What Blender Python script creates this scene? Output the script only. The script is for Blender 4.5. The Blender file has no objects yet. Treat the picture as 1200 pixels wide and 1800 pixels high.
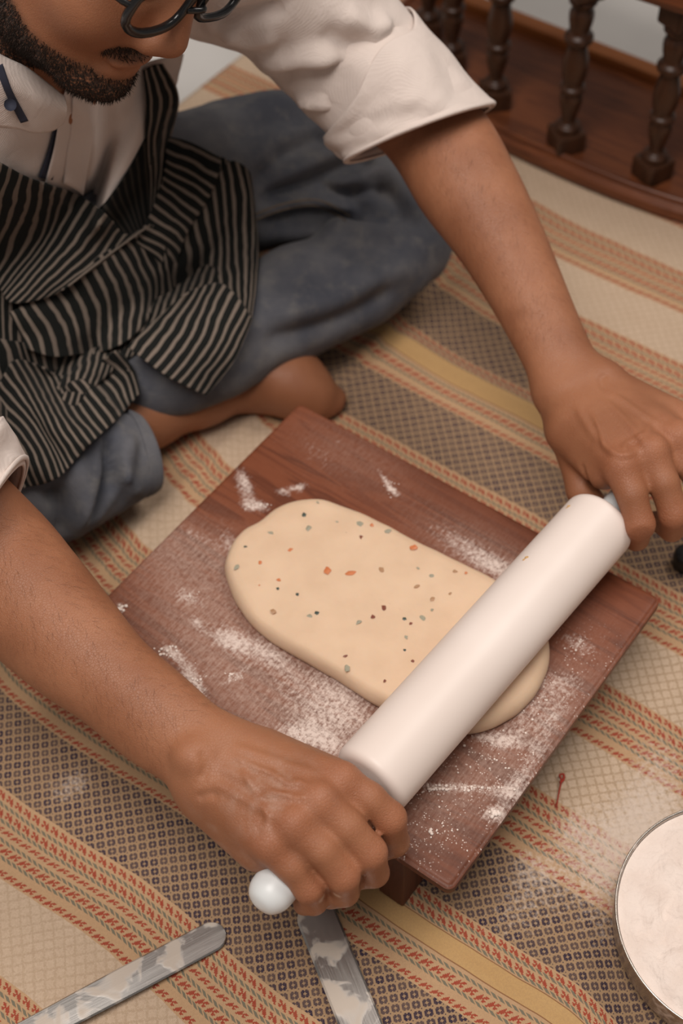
import bpy, bmesh, math, random
import numpy as np
from mathutils import Vector, Matrix, noise as mnoise
from mathutils.bvhtree import BVHTree
random.seed(7); rng = np.random.default_rng(7)
sc = bpy.context.scene
COL = sc.collection

# ------------------------------------------------------------------ camera
FPX, PITCH, ROLL, HCAM = 2525.0, 0.9111, -0.0321, 1.0416
_cp, _sp = math.cos(PITCH), math.sin(PITCH)
_right, _up0 = np.array([1., 0, 0]), np.array([0, _sp, _cp])
CW = np.array([0, _cp, -_sp])
CR = math.cos(ROLL)*_right + math.sin(ROLL)*_up0
CU = -math.sin(ROLL)*_right + math.cos(ROLL)*_up0
CC = np.array([0, 0, HCAM])
cam_d = bpy.data.cameras.new('camera'); cam = bpy.data.objects.new('camera', cam_d); COL.objects.link(cam)
cam_d.sensor_fit = 'VERTICAL'; cam_d.sensor_height = 36.0; cam_d.lens = 36.0*FPX/1800.0
cam.matrix_world = Matrix(((CR[0], CU[0], -CW[0], CC[0]), (CR[1], CU[1], -CW[1], CC[1]), (CR[2], CU[2], -CW[2], CC[2]), (0, 0, 0, 1)))
cam_d.clip_start = 0.02
cam_d.dof.use_dof = True; cam_d.dof.focus_distance = 1.0; cam_d.dof.aperture_fstop = 4.8
sc.camera = cam

# ------------------------------------------------------------------ light
world = bpy.data.worlds.new('room_light'); sc.world = world; world.use_nodes = True
bg = world.node_tree.nodes['Background']; bg.inputs[0].default_value = (1.0, 0.93, 0.87, 1); bg.inputs[1].default_value = 0.18
def area(name, loc, target, size, power, color):
    d = bpy.data.lights.new(name, 'AREA'); d.shape = 'RECTANGLE'; d.size, d.size_y = size; d.energy = power; d.color = color
    o = bpy.data.objects.new(name, d); COL.objects.link(o); o.location = loc
    o.rotation_euler = (Vector(target)-Vector(loc)).to_track_quat('-Z', 'Y').to_euler(); return o
area('overhead_soft_light', (-0.35, 0.05, 2.5), (0.0, 0.75, 0.1), (1.2, 1.2), 48, (1.0, 0.93, 0.87))  # unseen area light added overhead for soft light from above
area('upper_right_light', (1.1, 1.2, 2.3), (0.05, 0.8, 0.1), (0.9, 0.9), 20, (1.0, 0.93, 0.86))  # second, weaker unseen area light, high on the right
sc.view_settings.view_transform = 'Standard'; sc.view_settings.look = 'None'
sc.view_settings.exposure = 0.0; sc.view_settings.gamma = 1.0; sc.view_settings.use_curve_mapping = False

# ------------------------------------------------------------------ helpers
def ray(px, py):
    d = CW + (px-600)/FPX*CR + (900-py)/FPX*CU
    return d
def at(px, py, z):                 # the point at height z seen at that place of the photograph
    d = ray(px, py); return CC + d*((z-HCAM)/d[2])
def atd(px, py, depth):            # the point at that distance along the viewing axis
    return CC + ray(px, py)*depth
def pj(p):
    d = np.asarray(p)-CC; k = d@CW
    return np.array([600+FPX*(d@CR)/k, 900-FPX*(d@CU)/k])
YAW = -0.66
E1 = np.array([math.cos(YAW), math.sin(YAW), 0]); E2 = np.array([-math.sin(YAW), math.cos(YAW), 0]); EZ = np.array([0, 0, 1.])
def ST(s, t, z=0.0): return E1*s + E2*t + EZ*z
def to_st(p): p = np.asarray(p); return p@E1, p@E2
def nrm(v): v = np.asarray(v, float); return v/np.linalg.norm(v)
def lerp(a, b, t): return a+(b-a)*t
def sstep(a, b, x): t = np.clip((x-a)/(b-a), 0, 1); return t*t*(3-2*t)

def mk(name, verts, faces, mat=None, parent=None, smooth=True, uv=None, loc=None):
    me = bpy.data.meshes.new(name)
    me.from_pydata([tuple(map(float, v)) for v in verts], [], [tuple(map(int, f)) for f in faces])
    me.validate(); me.update()
    if smooth:
        me.polygons.foreach_set('use_smooth', np.ones(len(me.polygons), bool))
    if uv is not None:
        uv = np.asarray(uv, np.float32); lay = me.uv_layers.new(name='UVMap')
        idx = np.zeros(len(me.loops), np.int32); me.loops.foreach_get('vertex_index', idx)
        lay.data.foreach_set('uv', uv[idx].ravel())
    o = bpy.data.objects.new(name, me); COL.objects.link(o)
    if mat: me.materials.append(mat)
    if loc is not None: o.location = loc
    if parent is not None: put(o, parent)
    return o
def mk_np(name, V, Q, T=None, mat=None, parent=None, smooth=True):
    V = np.asarray(V, np.float32); Q = np.asarray(Q, np.int32).reshape(-1, 4)
    T = np.zeros((0, 3), np.int32) if T is None else np.asarray(T, np.int32).reshape(-1, 3)
    me = bpy.data.meshes.new(name)
    me.vertices.add(len(V)); me.vertices.foreach_set('co', V.ravel())
    nl = Q.size+T.size; me.loops.add(nl); me.loops.foreach_set('vertex_index', np.concatenate([Q.ravel(), T.ravel()]))
    me.polygons.add(len(Q)+len(T))
    st = np.concatenate([np.arange(len(Q))*4, Q.size+np.arange(len(T))*3])
    me.polygons.foreach_set('loop_start', st.astype(np.int32))
    me.update(calc_edges=True); me.validate()
    if smooth: me.polygons.foreach_set('use_smooth', np.ones(len(me.polygons), bool))
    o = bpy.data.objects.new(name, me); COL.objects.link(o)
    if mat: me.materials.append(mat)
    if parent is not None: put(o, parent)
    return o
def wmat(o):
    return o.matrix_basis.copy() if o.parent is None else wmat(o.parent) @ o.matrix_parent_inverse @ o.matrix_basis
def put(o, parent):                # parent without moving
    o.parent = parent; o.matrix_parent_inverse = wmat(parent).inverted()
def empty(name, loc, rz=0.0):
    o = bpy.data.objects.new(name, None); COL.objects.link(o); o.location = tuple(map(float, loc)); o.rotation_euler = (0, 0, rz)
    o.empty_display_size = 0.05; return o
def tag(o, label=None, cat=None, group=None, kind=None):
    if label: o['label'] = label
    if cat: o['category'] = cat
    if group: o['group'] = group
    if kind: o['kind'] = kind
    return o
def attr(o, name, vals):
    a = o.data.attributes.new(name, 'FLOAT', 'POINT'); a.data.foreach_set('value', np.asarray(vals, np.float32))
def mod(o, typ, **kw):
    m = o.modifiers.new(typ.lower(), typ)
    for k, v in kw.items(): setattr(m, k, v)
    return m
def crom(P, n, closed=False):      # Catmull-Rom through rows of P, n samples per span
    P = np.asarray(P, float); m = len(P); out = []
    for i in range(m if closed else m-1):
        if closed: a, b, c, d = P[i-1], P[i], P[(i+1) % m], P[(i+2) % m]
        else: a, b, c, d = P[max(i-1, 0)], P[i], P[i+1], P[min(i+2, m-1)]
        for k in range(n):
            t = k/n
            out.append(0.5*((2*b)+(-a+c)*t+(2*a-5*b+4*c-d)*t*t+(-a+3*b-3*c+d)*t**3))
    if not closed: out.append(P[-1])
    return np.array(out)
def grid_faces(n, m, wrap=False, off=0):   # n rows of m verts
    F = []
    for i in range(n-1):
        for j in range(m if wrap else m-1):
            k = (j+1) % m
            F.append((off+i*m+j, off+i*m+k, off+(i+1)*m+k, off+(i+1)*m+j))
    return F
def lathe(prof, seg=32):           # prof: (r,z) rows
    V, F = [], []
    n = len(prof)
    for r, z in prof:
        for k in range(seg):
            a = 2*math.pi*k/seg; V.append((r*math.cos(a), r*math.sin(a), z))
    F = grid_faces(n, seg, True)
    if prof[0][0] > 1e-6: F.append(tuple(range(seg))[::-1])
    if prof[-1][0] > 1e-6: F.append(tuple(range((n-1)*seg, n*seg)))
    return V, F
def tube(path, rad, seg=10, cap=True):
    P = np.asarray(path, float); n = len(P); rad = np.broadcast_to(rad, (n,)); V = []
    up = np.array([0, 0, 1.])
    for i in range(n):
        T = nrm(P[min(i+1, n-1)]-P[max(i-1, 0)])
        if abs(T@up) > .95: up = np.array([0, 1., 0])
        a = nrm(np.cross(T, up)); b = np.cross(a, T)
        for k in range(seg):
            th = 2*math.pi*k/seg; V.append(P[i]+rad[i]*(math.cos(th)*a+math.sin(th)*b))
    F = grid_faces(n, seg, True)
    if cap: F += [tuple(range(seg)), tuple(range((n-1)*seg, n*seg))[::-1]]
    return V, F
def bevel_box(lo, hi, w=0.002, seg=2):
    bm = bmesh.new(); bmesh.ops.create_cube(bm, size=1)
    for v in bm.verts:
        for i in range(3): v.co[i] = lo[i] if v.co[i] < 0 else hi[i]
    bmesh.ops.bevel(bm, geom=bm.edges[:], offset=w, segments=seg, affect='EDGES', profile=.6)
    V = [tuple(v.co) for v in bm.verts]; bm.verts.index_update(); F = [tuple(v.index for v in f.verts) for f in bm.faces]; bm.free()
    return V, F

# ------------------------------------------------------------------ node expressions
def lin(r, g, b):                  # sRGB 0-255 to linear
    def c(v): v /= 255; return v/12.92 if v <= .04045 else ((v+.055)/1.055)**2.4
    return (c(r), c(g), c(b), 1)
class NT:
    def __init__(s, name):
        s.m = bpy.data.materials.new(name); s.m.use_nodes = True; s.t = s.m.node_tree
        s.b = s.t.nodes['Principled BSDF']
    def new(s, typ, **kw):
        n = s.t.nodes.new(typ)
        for k, v in kw.items(): setattr(n, k, v)
        return n
    def link(s, a, sock):
        if isinstance(a, X): s.t.links.new(a.o, sock)
        elif isinstance(a, (tuple, list)): sock.default_value = a
        else: sock.default_value = a
    def math(s, op, a, b=None, c=None, clamp=False):
        n = s.new('ShaderNodeMath', operation=op); n.use_clamp = clamp
        for i, v in enumerate((a, b, c)):
            if v is not None: s.link(v, n.inputs[i])
        return X(s, n.outputs[0])
    def mix(s, f, a, b, blend='MIX'):
        n = s.new('ShaderNodeMix', data_type='RGBA', blend_type=blend); n.clamp_factor = True
        s.link(f, n.inputs[0]); s.link(a, n.inputs[6]); s.link(b, n.inputs[7]); return X(s, n.outputs[2])
    def coord(s, which='Object'): return X(s, s.new('ShaderNodeTexCoord').outputs[which])
    def uv(s): return X(s, s.new('ShaderNodeUVMap').outputs[0])
    def geo(s, which): return X(s, s.new('ShaderNodeNewGeometry').outputs[which])
    def attr(s, name): return X(s, s.new('ShaderNodeAttribute', attribute_name=name).outputs['Fac'])
    def sep(s, v):
        n = s.new('ShaderNodeSeparateXYZ'); s.link(v, n.inputs[0]); return [X(s, o) for o in n.outputs]
    def vec(s, x, y, z=0.0):
        n = s.new('ShaderNodeCombineXYZ')
        for i, v in enumerate((x, y, z)): s.link(v, n.inputs[i])
        return X(s, n.outputs[0])
    def noise(s, v, scale, detail=3, rough=.5, dist=0.0, out=0):
        n = s.new('ShaderNodeTexNoise'); s.link(v, n.inputs['Vector']); n.inputs['Scale'].default_value = scale
        n.inputs['Detail'].default_value = detail; n.inputs['Roughness'].default_value = rough; n.inputs['Distortion'].default_value = dist
        return X(s, n.outputs[out])
    def voro(s, v, scale, feature='F1', out=0, rnd=1.0):
        n = s.new('ShaderNodeTexVoronoi', feature=feature); s.link(v, n.inputs['Vector']); n.inputs['Scale'].default_value = scale
        n.inputs['Randomness'].default_value = rnd; return X(s, n.outputs[out])
    def white(s, v):
        n = s.new('ShaderNodeTexWhiteNoise', noise_dimensions='3D'); s.link(v, n.inputs['Vector']); return X(s, n.outputs['Value'])
    def ramp(s, f, stops, interp='LINEAR'):
        n = s.new('ShaderNodeValToRGB'); s.link(f, n.inputs[0]); cr = n.color_ramp; cr.interpolation = interp
        while len(cr.elements) < len(stops): cr.elements.new(0.5)
        for e, (p, c) in zip(cr.elements, stops):
            e.position = p
        for e, (p, c) in zip(cr.elements, stops): e.color = c if not isinstance(c, (int, float)) else (c, c, c, 1)
        return X(s, n.outputs[0])
    def smooth(s, x, a, b):
        n = s.new('ShaderNodeMapRange', interpolation_type='SMOOTHSTEP'); s.link(x, n.inputs[0])
        n.inputs[1].default_value = a; n.inputs[2].default_value = b; return X(s, n.outputs[0])
    def bump(s, h, strength=.3, dist=.002, normal=None):
        n = s.new('ShaderNodeBump'); s.link(h, n.inputs['Height']); n.inputs['Strength'].default_value = strength; n.inputs['Distance'].default_value = dist
        if normal is not None: s.link(normal, n.inputs['Normal'])
        return X(s, n.outputs[0])
    def out(s, color=None, rough=None, normal=None, metal=None, spec=None, sss=None, sheen=None, coat=None):
        b = s.b.inputs
        if color is not None: s.link(color, b['Base Color'])
        if rough is not None: s.link(rough, b['Roughness'])
        if normal is not None: s.link(normal, b['Normal'])
        if metal is not None: s.link(metal, b['Metallic'])
        if spec is not None: s.link(spec, b['Specular IOR Level'])
        if sheen is not None: s.link(sheen, b['Sheen Weight'])
        if coat is not None: s.link(coat, b['Coat Weight'])
        if sss is not None:
            b['Subsurface Weight'].default_value = sss[0]; b['Subsurface Radius'].default_value = sss[1]; b['Subsurface Scale'].default_value = sss[2]
        return s.m
class X:
    def __init__(s, t, o): s.t, s.o = t, o
    def __add__(s, b): return s.t.math('ADD', s, b)
    __radd__ = __add__
    def __sub__(s, b): return s.t.math('SUBTRACT', s, b)
    def __rsub__(s, b): return s.t.math('SUBTRACT', b, s)
    def __mul__(s, b): return s.t.math('MULTIPLY', s, b)
    __rmul__ = __mul__
    def __truediv__(s, b): return s.t.math('DIVIDE', s, b)
    def __lt__(s, b): return s.t.math('LESS_THAN', s, b)
    def __gt__(s, b): return s.t.math('GREATER_THAN', s, b)
    def __mod__(s, b): return s.t.math('FLOORED_MODULO', s, b)
    def floor(s): return s.t.math('FLOOR', s)
    def abs(s): return s.t.math('ABSOLUTE', s)
    def sin(s): return s.t.math('SINE', s)
    def max(s, b): return s.t.math('MAXIMUM', s, b)
    def min(s, b): return s.t.math('MINIMUM', s, b)
    def clamp(s): return s.t.math('ADD', s, 0.0, clamp=True)
def bitmap(nt, rows, cx, cy):
    """cx, cy: integer-valued cell coordinates; rows: strings with # for set cells"""
    H, W = len(rows), len(rows[0])
    cx = (cx % W)+0.01; cy = (cy % H)
    stops = []
    for i, r in enumerate(rows):
        n = sum(1 << k for k, ch in enumerate(r) if ch == '#')
        stops.append((i/H, n/4096.0))
    val = nt.ramp((cy+0.5)/H, stops, 'CONSTANT')
    sepn = nt.new('ShaderNodeSeparateColor'); nt.link(val, sepn.inputs[0]); v = X(nt, sepn.outputs[0])*4096.0+0.02
    p = nt.math('POWER', 2.0, cx.floor())
    return ((v/p).floor() % 2.0) > 0.5

# ------------------------------------------------------------------ materials
def m_mat():
    n = NT('woven_mat_fabric'); u = n.uv(); s0, t0, _ = n.sep(u)
    wob = n.noise(n.vec(s0*1.0, t0*1.0), 9, 2)-0.5
    wob2 = n.noise(n.vec(s0, t0), 38, 1)-0.5
    t = t0+wob*0.006+wob2*0.0018; s = s0+wob*0.003
    PER = 0.479
    v = ((t-0.257) % PER)*1000.0           # mm in the repeat
    C = 0.95
    cx = (s*1000.0/C).floor(); cy = (t*1000.0/C).floor()
    fx = (s*1000.0/C) % 1.0; fy = (t*1000.0/C) % 1.0
    cell = n.vec(cx, cy, 0.0)
    wn = n.white(cell)
    # flower lattice (diamond repeat 12 x 12 cells, two flowers)
    fl = ["...##.##....", "..#######...", ".####.####..", ".###...###..", "..##...##...", ".###...###..",
          ".####.####..", "..#######...", "...##.##....", "............", "#.........#.", "............"]
    q = 12
    fl9 = [".##.##......", "#######.....", "###.###.....", ".#...#......", "###.###.....", "#######....#", ".##.##....#.",
           ".........#..", "........#...", ".......#....", "......#.....", ".....#......"]
    # rotate the lattice by 45 degrees: cells along the two diagonals
    da = ((s+t)*(1000.0/C*0.7071)); db = ((t-s)*(1000.0/C*0.7071))
    R8 = [".##.##..", "#######.", "##...##.", ".#...#..", "##...##.", "#######.", ".##.##..", "........"]
    R8b = [".##.##.#", "#######.", "##...##.", ".#...#..", "##...##.", "#######.", ".##.##..", "#......."]
    R9 = [".##.##...", "#######..", "###.###..", "##...##..", "###.###..", "#######..", ".##.##...", ".........", ".......#."]
    da = (s+t)*(1000.0*0.7071/0.845); db = (t-s)*(1000.0*0.7071/0.845)
    flower = bitmap(n, R9, da.floor(), db.floor())*(n.white(n.vec((da/9.0).floor(), (db/9.0).floor(), 3.0))*.25+.75)
    zig = ["##........", ".###..##..", ".####.###.", "..#####...", "...##.###.", "....#..###", "..........", ".........."]
    cyl = cy
    def row(a, b):                 # mask a<v<b in mm
        return (v > a)*(v < b)
    def motif(a, b, flip=False):
        loc = ((v-a)/((b-a)/7.0)).floor()
        return row(a, b)*bitmap(n, zig[:7], cx if not flip else cx*-1.0, loc)
    def twist(a):
        ph = (((s*1000.0/C)*0.5+(v-a)*0.9).floor() % 3.0) > 0.5
        return row(a, a+2.6)*ph
    masks_red, masks_green = [], []
    NAVY = [(0, 60), (126, 187)]
    # between the navy bands: yellow strip group 60..126
    yel = row(90, 106)
    for a, b in ((61, 67), (75, 83)): masks_red.append(motif(a, b))
    for a, b in ((110, 116.5), (119, 125.5)): masks_red.append(motif(a, b, True))
    for g in (72, 84, 107.5, 117): masks_green.append(twist(g))
    yedge = row(89.3, 90.2)+row(105.8, 106.6)
    creams = [(245, 305), (362, 421)]
    for g0 in (188, 305, 421):
        for a, b in ((1, 7.5), (15.5, 23), (28.5, 34), (38.5, 45.5), (50, 56.5)): masks_red.append(motif(g0+a, g0+b, a > 30))
        for g in (12.5, 23.3, 35.5, 46): masks_green.append(twist(g0+g))
    def tot(l):
        r = l[0]
        for k in l[1:]: r = r.max(k)
        return r
    red = tot(masks_red); grn = tot(masks_green)
    navy = (row(*NAVY[0])+row(*NAVY[1]))
    # saw-tooth edge of the navy bands
    cream = row(*creams[0])+row(*creams[1])
    big = n.noise(n.vec(s0, t0), 3.2, 3)
    fade = n.noise(n.vec(s0, t0), 22, 3, .6)
    ground = n.mix(big, lin(184, 147, 111), lin(198, 163, 127))
    gn = n.mix(0.5, lin(172, 142, 110), lin(162, 132, 102))
    col = n.mix(navy, ground, gn)
    col = n.mix(navy*flower*(n.smooth(fade, .22, .36)*.55+.45), col, n.mix(big, lin(34, 32, 52), lin(50, 43, 66)))
    # cream twill with small diamonds
    ta = (s+t)*(1000.0/7.6*0.7071); tb = (t-s)*(1000.0/7.6*0.7071)
    ga = ((ta % 1.0)-0.5).abs(); gb = ((tb % 1.0)-0.5).abs(); gl = n.smooth(ga.max(gb)+(wn-.5)*.12, .33, .46)
    cr = n.mix(gl*(n.smooth(s0, -.36, -.2)*.45+.35), lin(208, 184, 160), lin(166, 140, 111))
    cr = n.mix(n.noise(n.vec(s0, t0), 60, 2)*.5, cr, lin(190, 164, 138))
    col = n.mix(cream, col, cr)
    col = n.mix(red*(n.smooth(fade, .12, .3)*.35+.6), col, lin(160, 60, 44))
    col = n.mix(grn*.85, col, lin(98, 104, 92))
    col = n.mix(yel, col, n.mix(n.noise(n.vec(s0*.2, t0), 60, 3), lin(200, 164, 114), lin(188, 148, 98)))
    col = n.mix(yedge*.8, col, lin(120, 72, 40))
    col = n.mix(wn*.22, col, lin(150, 118, 92))
    # flour and dust on the weave
    fm = n.attr('flour')
    fn = n.noise(n.vec(s0, t0), 260, 3, .7)
    fmask = n.smooth(fm*.9+(fn-.5)*1.6, .25, .95)
    col = n.mix(fmask*.75, col, lin(220, 202, 188))
    thread = (fx*3.1416).sin()*(fy*3.1416).sin()
    h = thread*.5+red*.35+navy*flower*.3+grn*.6+gl*cream*(-.5)
    nb = n.bump(h, .55, .0009)
    return n.out(col, .92, nb, spec=.15, sheen=.05)
def m_wood(name, dark, mid, light, gscale=1.0, flour=False, rough=.45, axis='x'):
    n = NT(name); c = n.coord('Object'); x, y, z = n.sep(c)
    if axis == 'x': p = n.vec(x*1.2*gscale, y*14*gscale, z*14*gscale)
    elif axis == 'y': p = n.vec(x*14*gscale, y*1.2*gscale, z*14*gscale)
    else: p = n.vec(x*14*gscale, y*14*gscale, z*1.2*gscale)
    big = n.noise(c, 5, 2)
    g = n.noise(p, 3.2, 4, .6, 1.2)
    fine = n.noise(p, 22, 3, .7)
    w = ((g*26.0+fine*1.2).sin()*.5+.5)
    col = n.mix(g, dark, mid); col = n.mix(w*.35+fine*.25-.1, col, light)
    col = n.mix(n.smooth(big, .35, .75)*.35, col, dark)
    r = rough+fine*.15
    h = w*.2+fine*.4
    if flour:
        f = n.attr('flour'); fn = n.noise(n.vec(x, y, 0.0), 300, 4, .75); fs = n.noise(n.vec(x*2.5, y*.35, 0.0), 240, 2, .6)
        sp = n.voro(n.vec(x, y, 0.0), 420, 'F1'); spk = (1.0-n.smooth(sp, .1, .32))*n.white(n.vec((x*420.0).floor(), (y*420.0).floor(), 0.0))
        m = n.smooth(f*1.0+(fn-.5)*1.5+(fs-.5)*.9, .3, 1.3)*n.smooth(fn, .22, .58)
        sm = (spk*n.smooth(n.attr('speck'), .0, 1.0)*n.smooth(n.noise(n.vec(x, y, 0.0), 55, 3), .36, .62)*1.9).min(1.0)
        m = (m*.90).max(sm*.85)
        hz = n.attr('haze')
        col = n.mix(hz*(n.smooth(fn*.6+fs*.5, .35, .75)*.6+.12), col, lin(184, 156, 142))
        col = n.mix(m, col, lin(222, 204, 194)); r = r+m*.4; h = h+m*1.2
    nb = n.bump(h, .35, .0006)
    return n.out(col, r, nb, spec=.35)
def m_plain(name, c1, c2, rough=.5, scale=12, bump=.1, bdist=.001, bscale=None, **kw):
    n = NT(name); c = n.coord('Object'); v = n.noise(c, scale, 4, .55)
    nb = n.bump(n.noise(c, bscale or scale*6, 3), bump, bdist)
    return n.out(n.mix(n.smooth(v, .3, .7), c1, c2), rough, nb, **kw)
# ------------------------------------------------------------------ setting: floor
M_floor = m_plain('pale_floor_tile', lin(206, 202, 198), lin(192, 188, 184), .35, 3, .05)
V, F = [], []
o = mk('floor', [(-4, -3, 0), (4, -3, 0), (4, 5, 0), (-4, 5, 0)], [(0, 1, 2, 3)], M_floor, smooth=False)
tag(o, 'pale stone floor beyond the end of the woven mat', None, None, 'structure')

# ------------------------------------------------------------------ woven mat
M_mat = m_mat()
s_ = np.arange(-1.01, 0.5001, 0.006); t_ = np.arange(-0.25, 1.36, 0.006)
SS, TT = np.meshgrid(s_, t_, indexing='ij')
def nz(a, b, f, seed=0.0):
    out = np.zeros(a.size)
    for i, (x, y) in enumerate(zip((a*f).ravel(), (b*f).ravel())): out[i] = mnoise.noise((x+seed, y-seed, seed*.37))
    return out.reshape(a.shape)
wv = nz(SS, TT, 9.0, 3.1)
Z = 0.0035+0.0012*wv
# crease where the mat has been folded, beside the board and under the foot
ln = -0.622+0.035*sstep(.68, .76, TT)
Z += (0.0045*np.exp(-((SS-ln+0.008)/0.007)**2) - 0.0018*np.exp(-((SS-ln-0.004)/0.004)**2))*sstep(1.05, .95, TT)*sstep(.3, .4, TT)
# buckle of the yellow strip in front of the knee
Z += 0.009*np.exp(-((TT-0.842-0.05*np.clip(-.5-SS, 0, .2))/0.011)**2)*sstep(-.62, -.55, SS)*(1-sstep(-.42, -.33, SS))
# soft waves near the bowl
Z += 0.0016*(0.5+0.5*np.sin((SS*0.7+TT*0.5)*120))*sstep(-.16, -.08, SS)*(1-sstep(.52, .6, TT))*sstep(.3, .38, TT)*(0.6+wv*.5)
US = SS.copy()
UT = TT - 0.030*sstep(-.60, -.72, SS)*sstep(.9, .6, TT) - 0.012*sstep(-.5, -.62, SS)*sstep(.78, .85, TT)
UT += 0.004*np.sin(SS*22+1.0)*sstep(.5, .2, TT) + 0.006*np.sin(SS*45+TT*10)*sstep(-.14, -.05, SS)*sstep(.55, .48, TT)
n, m = SS.shape
V = (SS[..., None]*E1+TT[..., None]*E2+Z[..., None]*EZ).reshape(-1, 3)
mat_o = mk('woven_mat', V, [f[::-1] for f in grid_faces(n, m)], M_mat, uv=np.stack([US.ravel(), UT.ravel()], 1))
fl = np.zeros(SS.size)
def splat(S, T, arr, px, py, ra, rb=None, ang=0.0, amt=1.0, z=0.004, p=2.0, frame=None):
    """add a soft flour patch at that place; ra, rb in metres along and across"""
    c = at(px, py, z); rb = rb or ra
    if frame is None: cs, ct = to_st(c)
    else: cs, ct = frame(c)
    ds, dt = S-cs, T-ct; a = ds*math.cos(ang)+dt*math.sin(ang); b = -ds*math.sin(ang)+dt*math.cos(ang)
    arr += amt*np.exp(-((np.abs(a)/ra)**p+(np.abs(b)/rb)**p))
for px, py, ra, amt in ((1110, 1470, .035, .55), (1150, 1420, .035, .6), (1040, 1500, .03, .35), (960, 1560, .03, .3), (900, 1610, .025, .35),
                        (1160, 1330, .03, .45), (110, 1390, .018, .45), (140, 1370, .012, .4), (1000, 1450, .02, .45), (930, 1520, .02, .4), (1075, 1560, .03, .5), (1060, 1650, .02, .3)):
    splat(SS.ravel(), TT.ravel(), fl, px, py, ra, None, 0, amt)
attr(mat_o, 'flour', np.clip(fl, 0, 1.2))
mod(mat_o, 'SOLIDIFY', thickness=.003, offset=-1)
tag(mat_o, 'woven cotton floor mat with navy, red and yellow patterned stripes', 'mat')
# a pulled red thread on the mat by the board
M_thread = m_plain('red_thread', lin(168, 58, 40), lin(150, 46, 34), .9)
th = crom([at(x, y, .0075) for x, y in ((978, 1418), (981, 1398), (986, 1372), (983, 1363), (990, 1361), (990, 1370), (984, 1376))], 6)
V, F = tube(th, np.linspace(.0005, .0012, len(th)), 6); mk('loose_thread', V, F, M_thread, mat_o)

# ------------------------------------------------------------------ pastry board
BZ = 0.10; DZ = BZ-0.06                           # height of the working surface
_k = (HCAM-BZ)/(HCAM-.06); BC = np.array([0.01723, 0.65355, 0])*_k; BA, BB = 0.37546*_k, 0.31239*_k   # centre, size along E1 and E2
board = empty('pastry_board', BC, YAW)
tag(board, 'low reddish brown wooden pastry board dusted with flour under the dough', 'board')
M_board = m_wood('floured_red_wood', lin(72, 35, 21), lin(120, 63, 38), lin(148, 84, 54), 1.0, True, .42)
M_boardleg = m_wood('brown_wood', lin(58, 30, 20), lin(96, 54, 36), lin(120, 70, 48), 1.0, False, .5, 'z')
TH = 0.0135
xs = np.linspace(-BA/2, BA/2, 151); ys = np.linspace(-BB/2, BB/2, 126)
GX, GY = np.meshgrid(xs, ys, indexing='ij')
# top sheet with rounded edge, then sides and underside
def rnd_top(x, y):
    d = np.minimum(np.minimum(BA/2-np.abs(x), 9), np.minimum(BB/2-np.abs(y), 9)); r = .004
    return -np.where(d < r, r-np.sqrt(np.maximum(r*r-(r-d)**2, 0)), 0)
zt = BZ+rnd_top(GX, GY)
cr_ = 0.006                         # rounded corners
gx, gy = GX.copy(), GY.copy()
qx, qy = np.abs(gx)-(BA/2-cr_), np.abs(gy)-(BB/2-cr_)
inn = (qx > 0) & (qy > 0); L = np.sqrt(qx**2+qy**2)+1e-9; M_ = np.maximum(qx, qy)
gx = np.where(inn, np.sign(gx)*(BA/2-cr_+qx*M_/L), gx); gy = np.where(inn, np.sign(gy)*(BB/2-cr_+qy*M_/L), gy)
nb_, mb_ = gx.shape
V = np.stack([gx, gy, zt], -1).reshape(-1, 3); F = grid_faces(nb_, mb_); F = [f[::-1] for f in F]
ring = [i*mb_ for i in range(nb_)]+[(nb_-1)*mb_+j for j in range(1, mb_)]+[i*mb_+mb_-1 for i in range(nb_-2, -1, -1)]+[j for j in range(mb_-2, 0, -1)]
V = list(map(tuple, V)); k0 = len(V)
for i in ring: V.append((V[i][0], V[i][1], BZ-TH+.003))
k1 = len(V)
for i in ring: V.append((V[i][0]*.986, V[i][1]*.984, BZ-TH))
R_ = len(ring)
for j in range(R_):
    q = (j+1) % R_
    F.append((ring[j], ring[q], k0+q, k0+j)); F.append((k0+j, k0+q, k1+q, k1+j))
F.append(tuple(range(k1, k1+R_)))
top = mk('board_top', V, F, M_board)
top.parent = board
def loc_b(p): q = np.asarray(p)-BC; return q@E1, q@E2
fl = np.zeros(k0); hz = np.zeros(k0); sk = np.zeros(k0)
bx, by = GX.ravel(), GY.ravel()
def sp(px, py, ra, rb, deg, amt, arr=None):
    """deg: direction of the long axis as seen in the photograph (0 right, 90 down)"""
    c = at(px, py, BZ); d = at(px+10*math.cos(math.radians(deg)), py+10*math.sin(math.radians(deg)), BZ)-c
    ang = math.atan2(d@E2, d@E1)
    splat(bx, by, fl if arr is None else arr, px, py, ra, rb, ang, amt, BZ, 2.0, loc_b)
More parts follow.
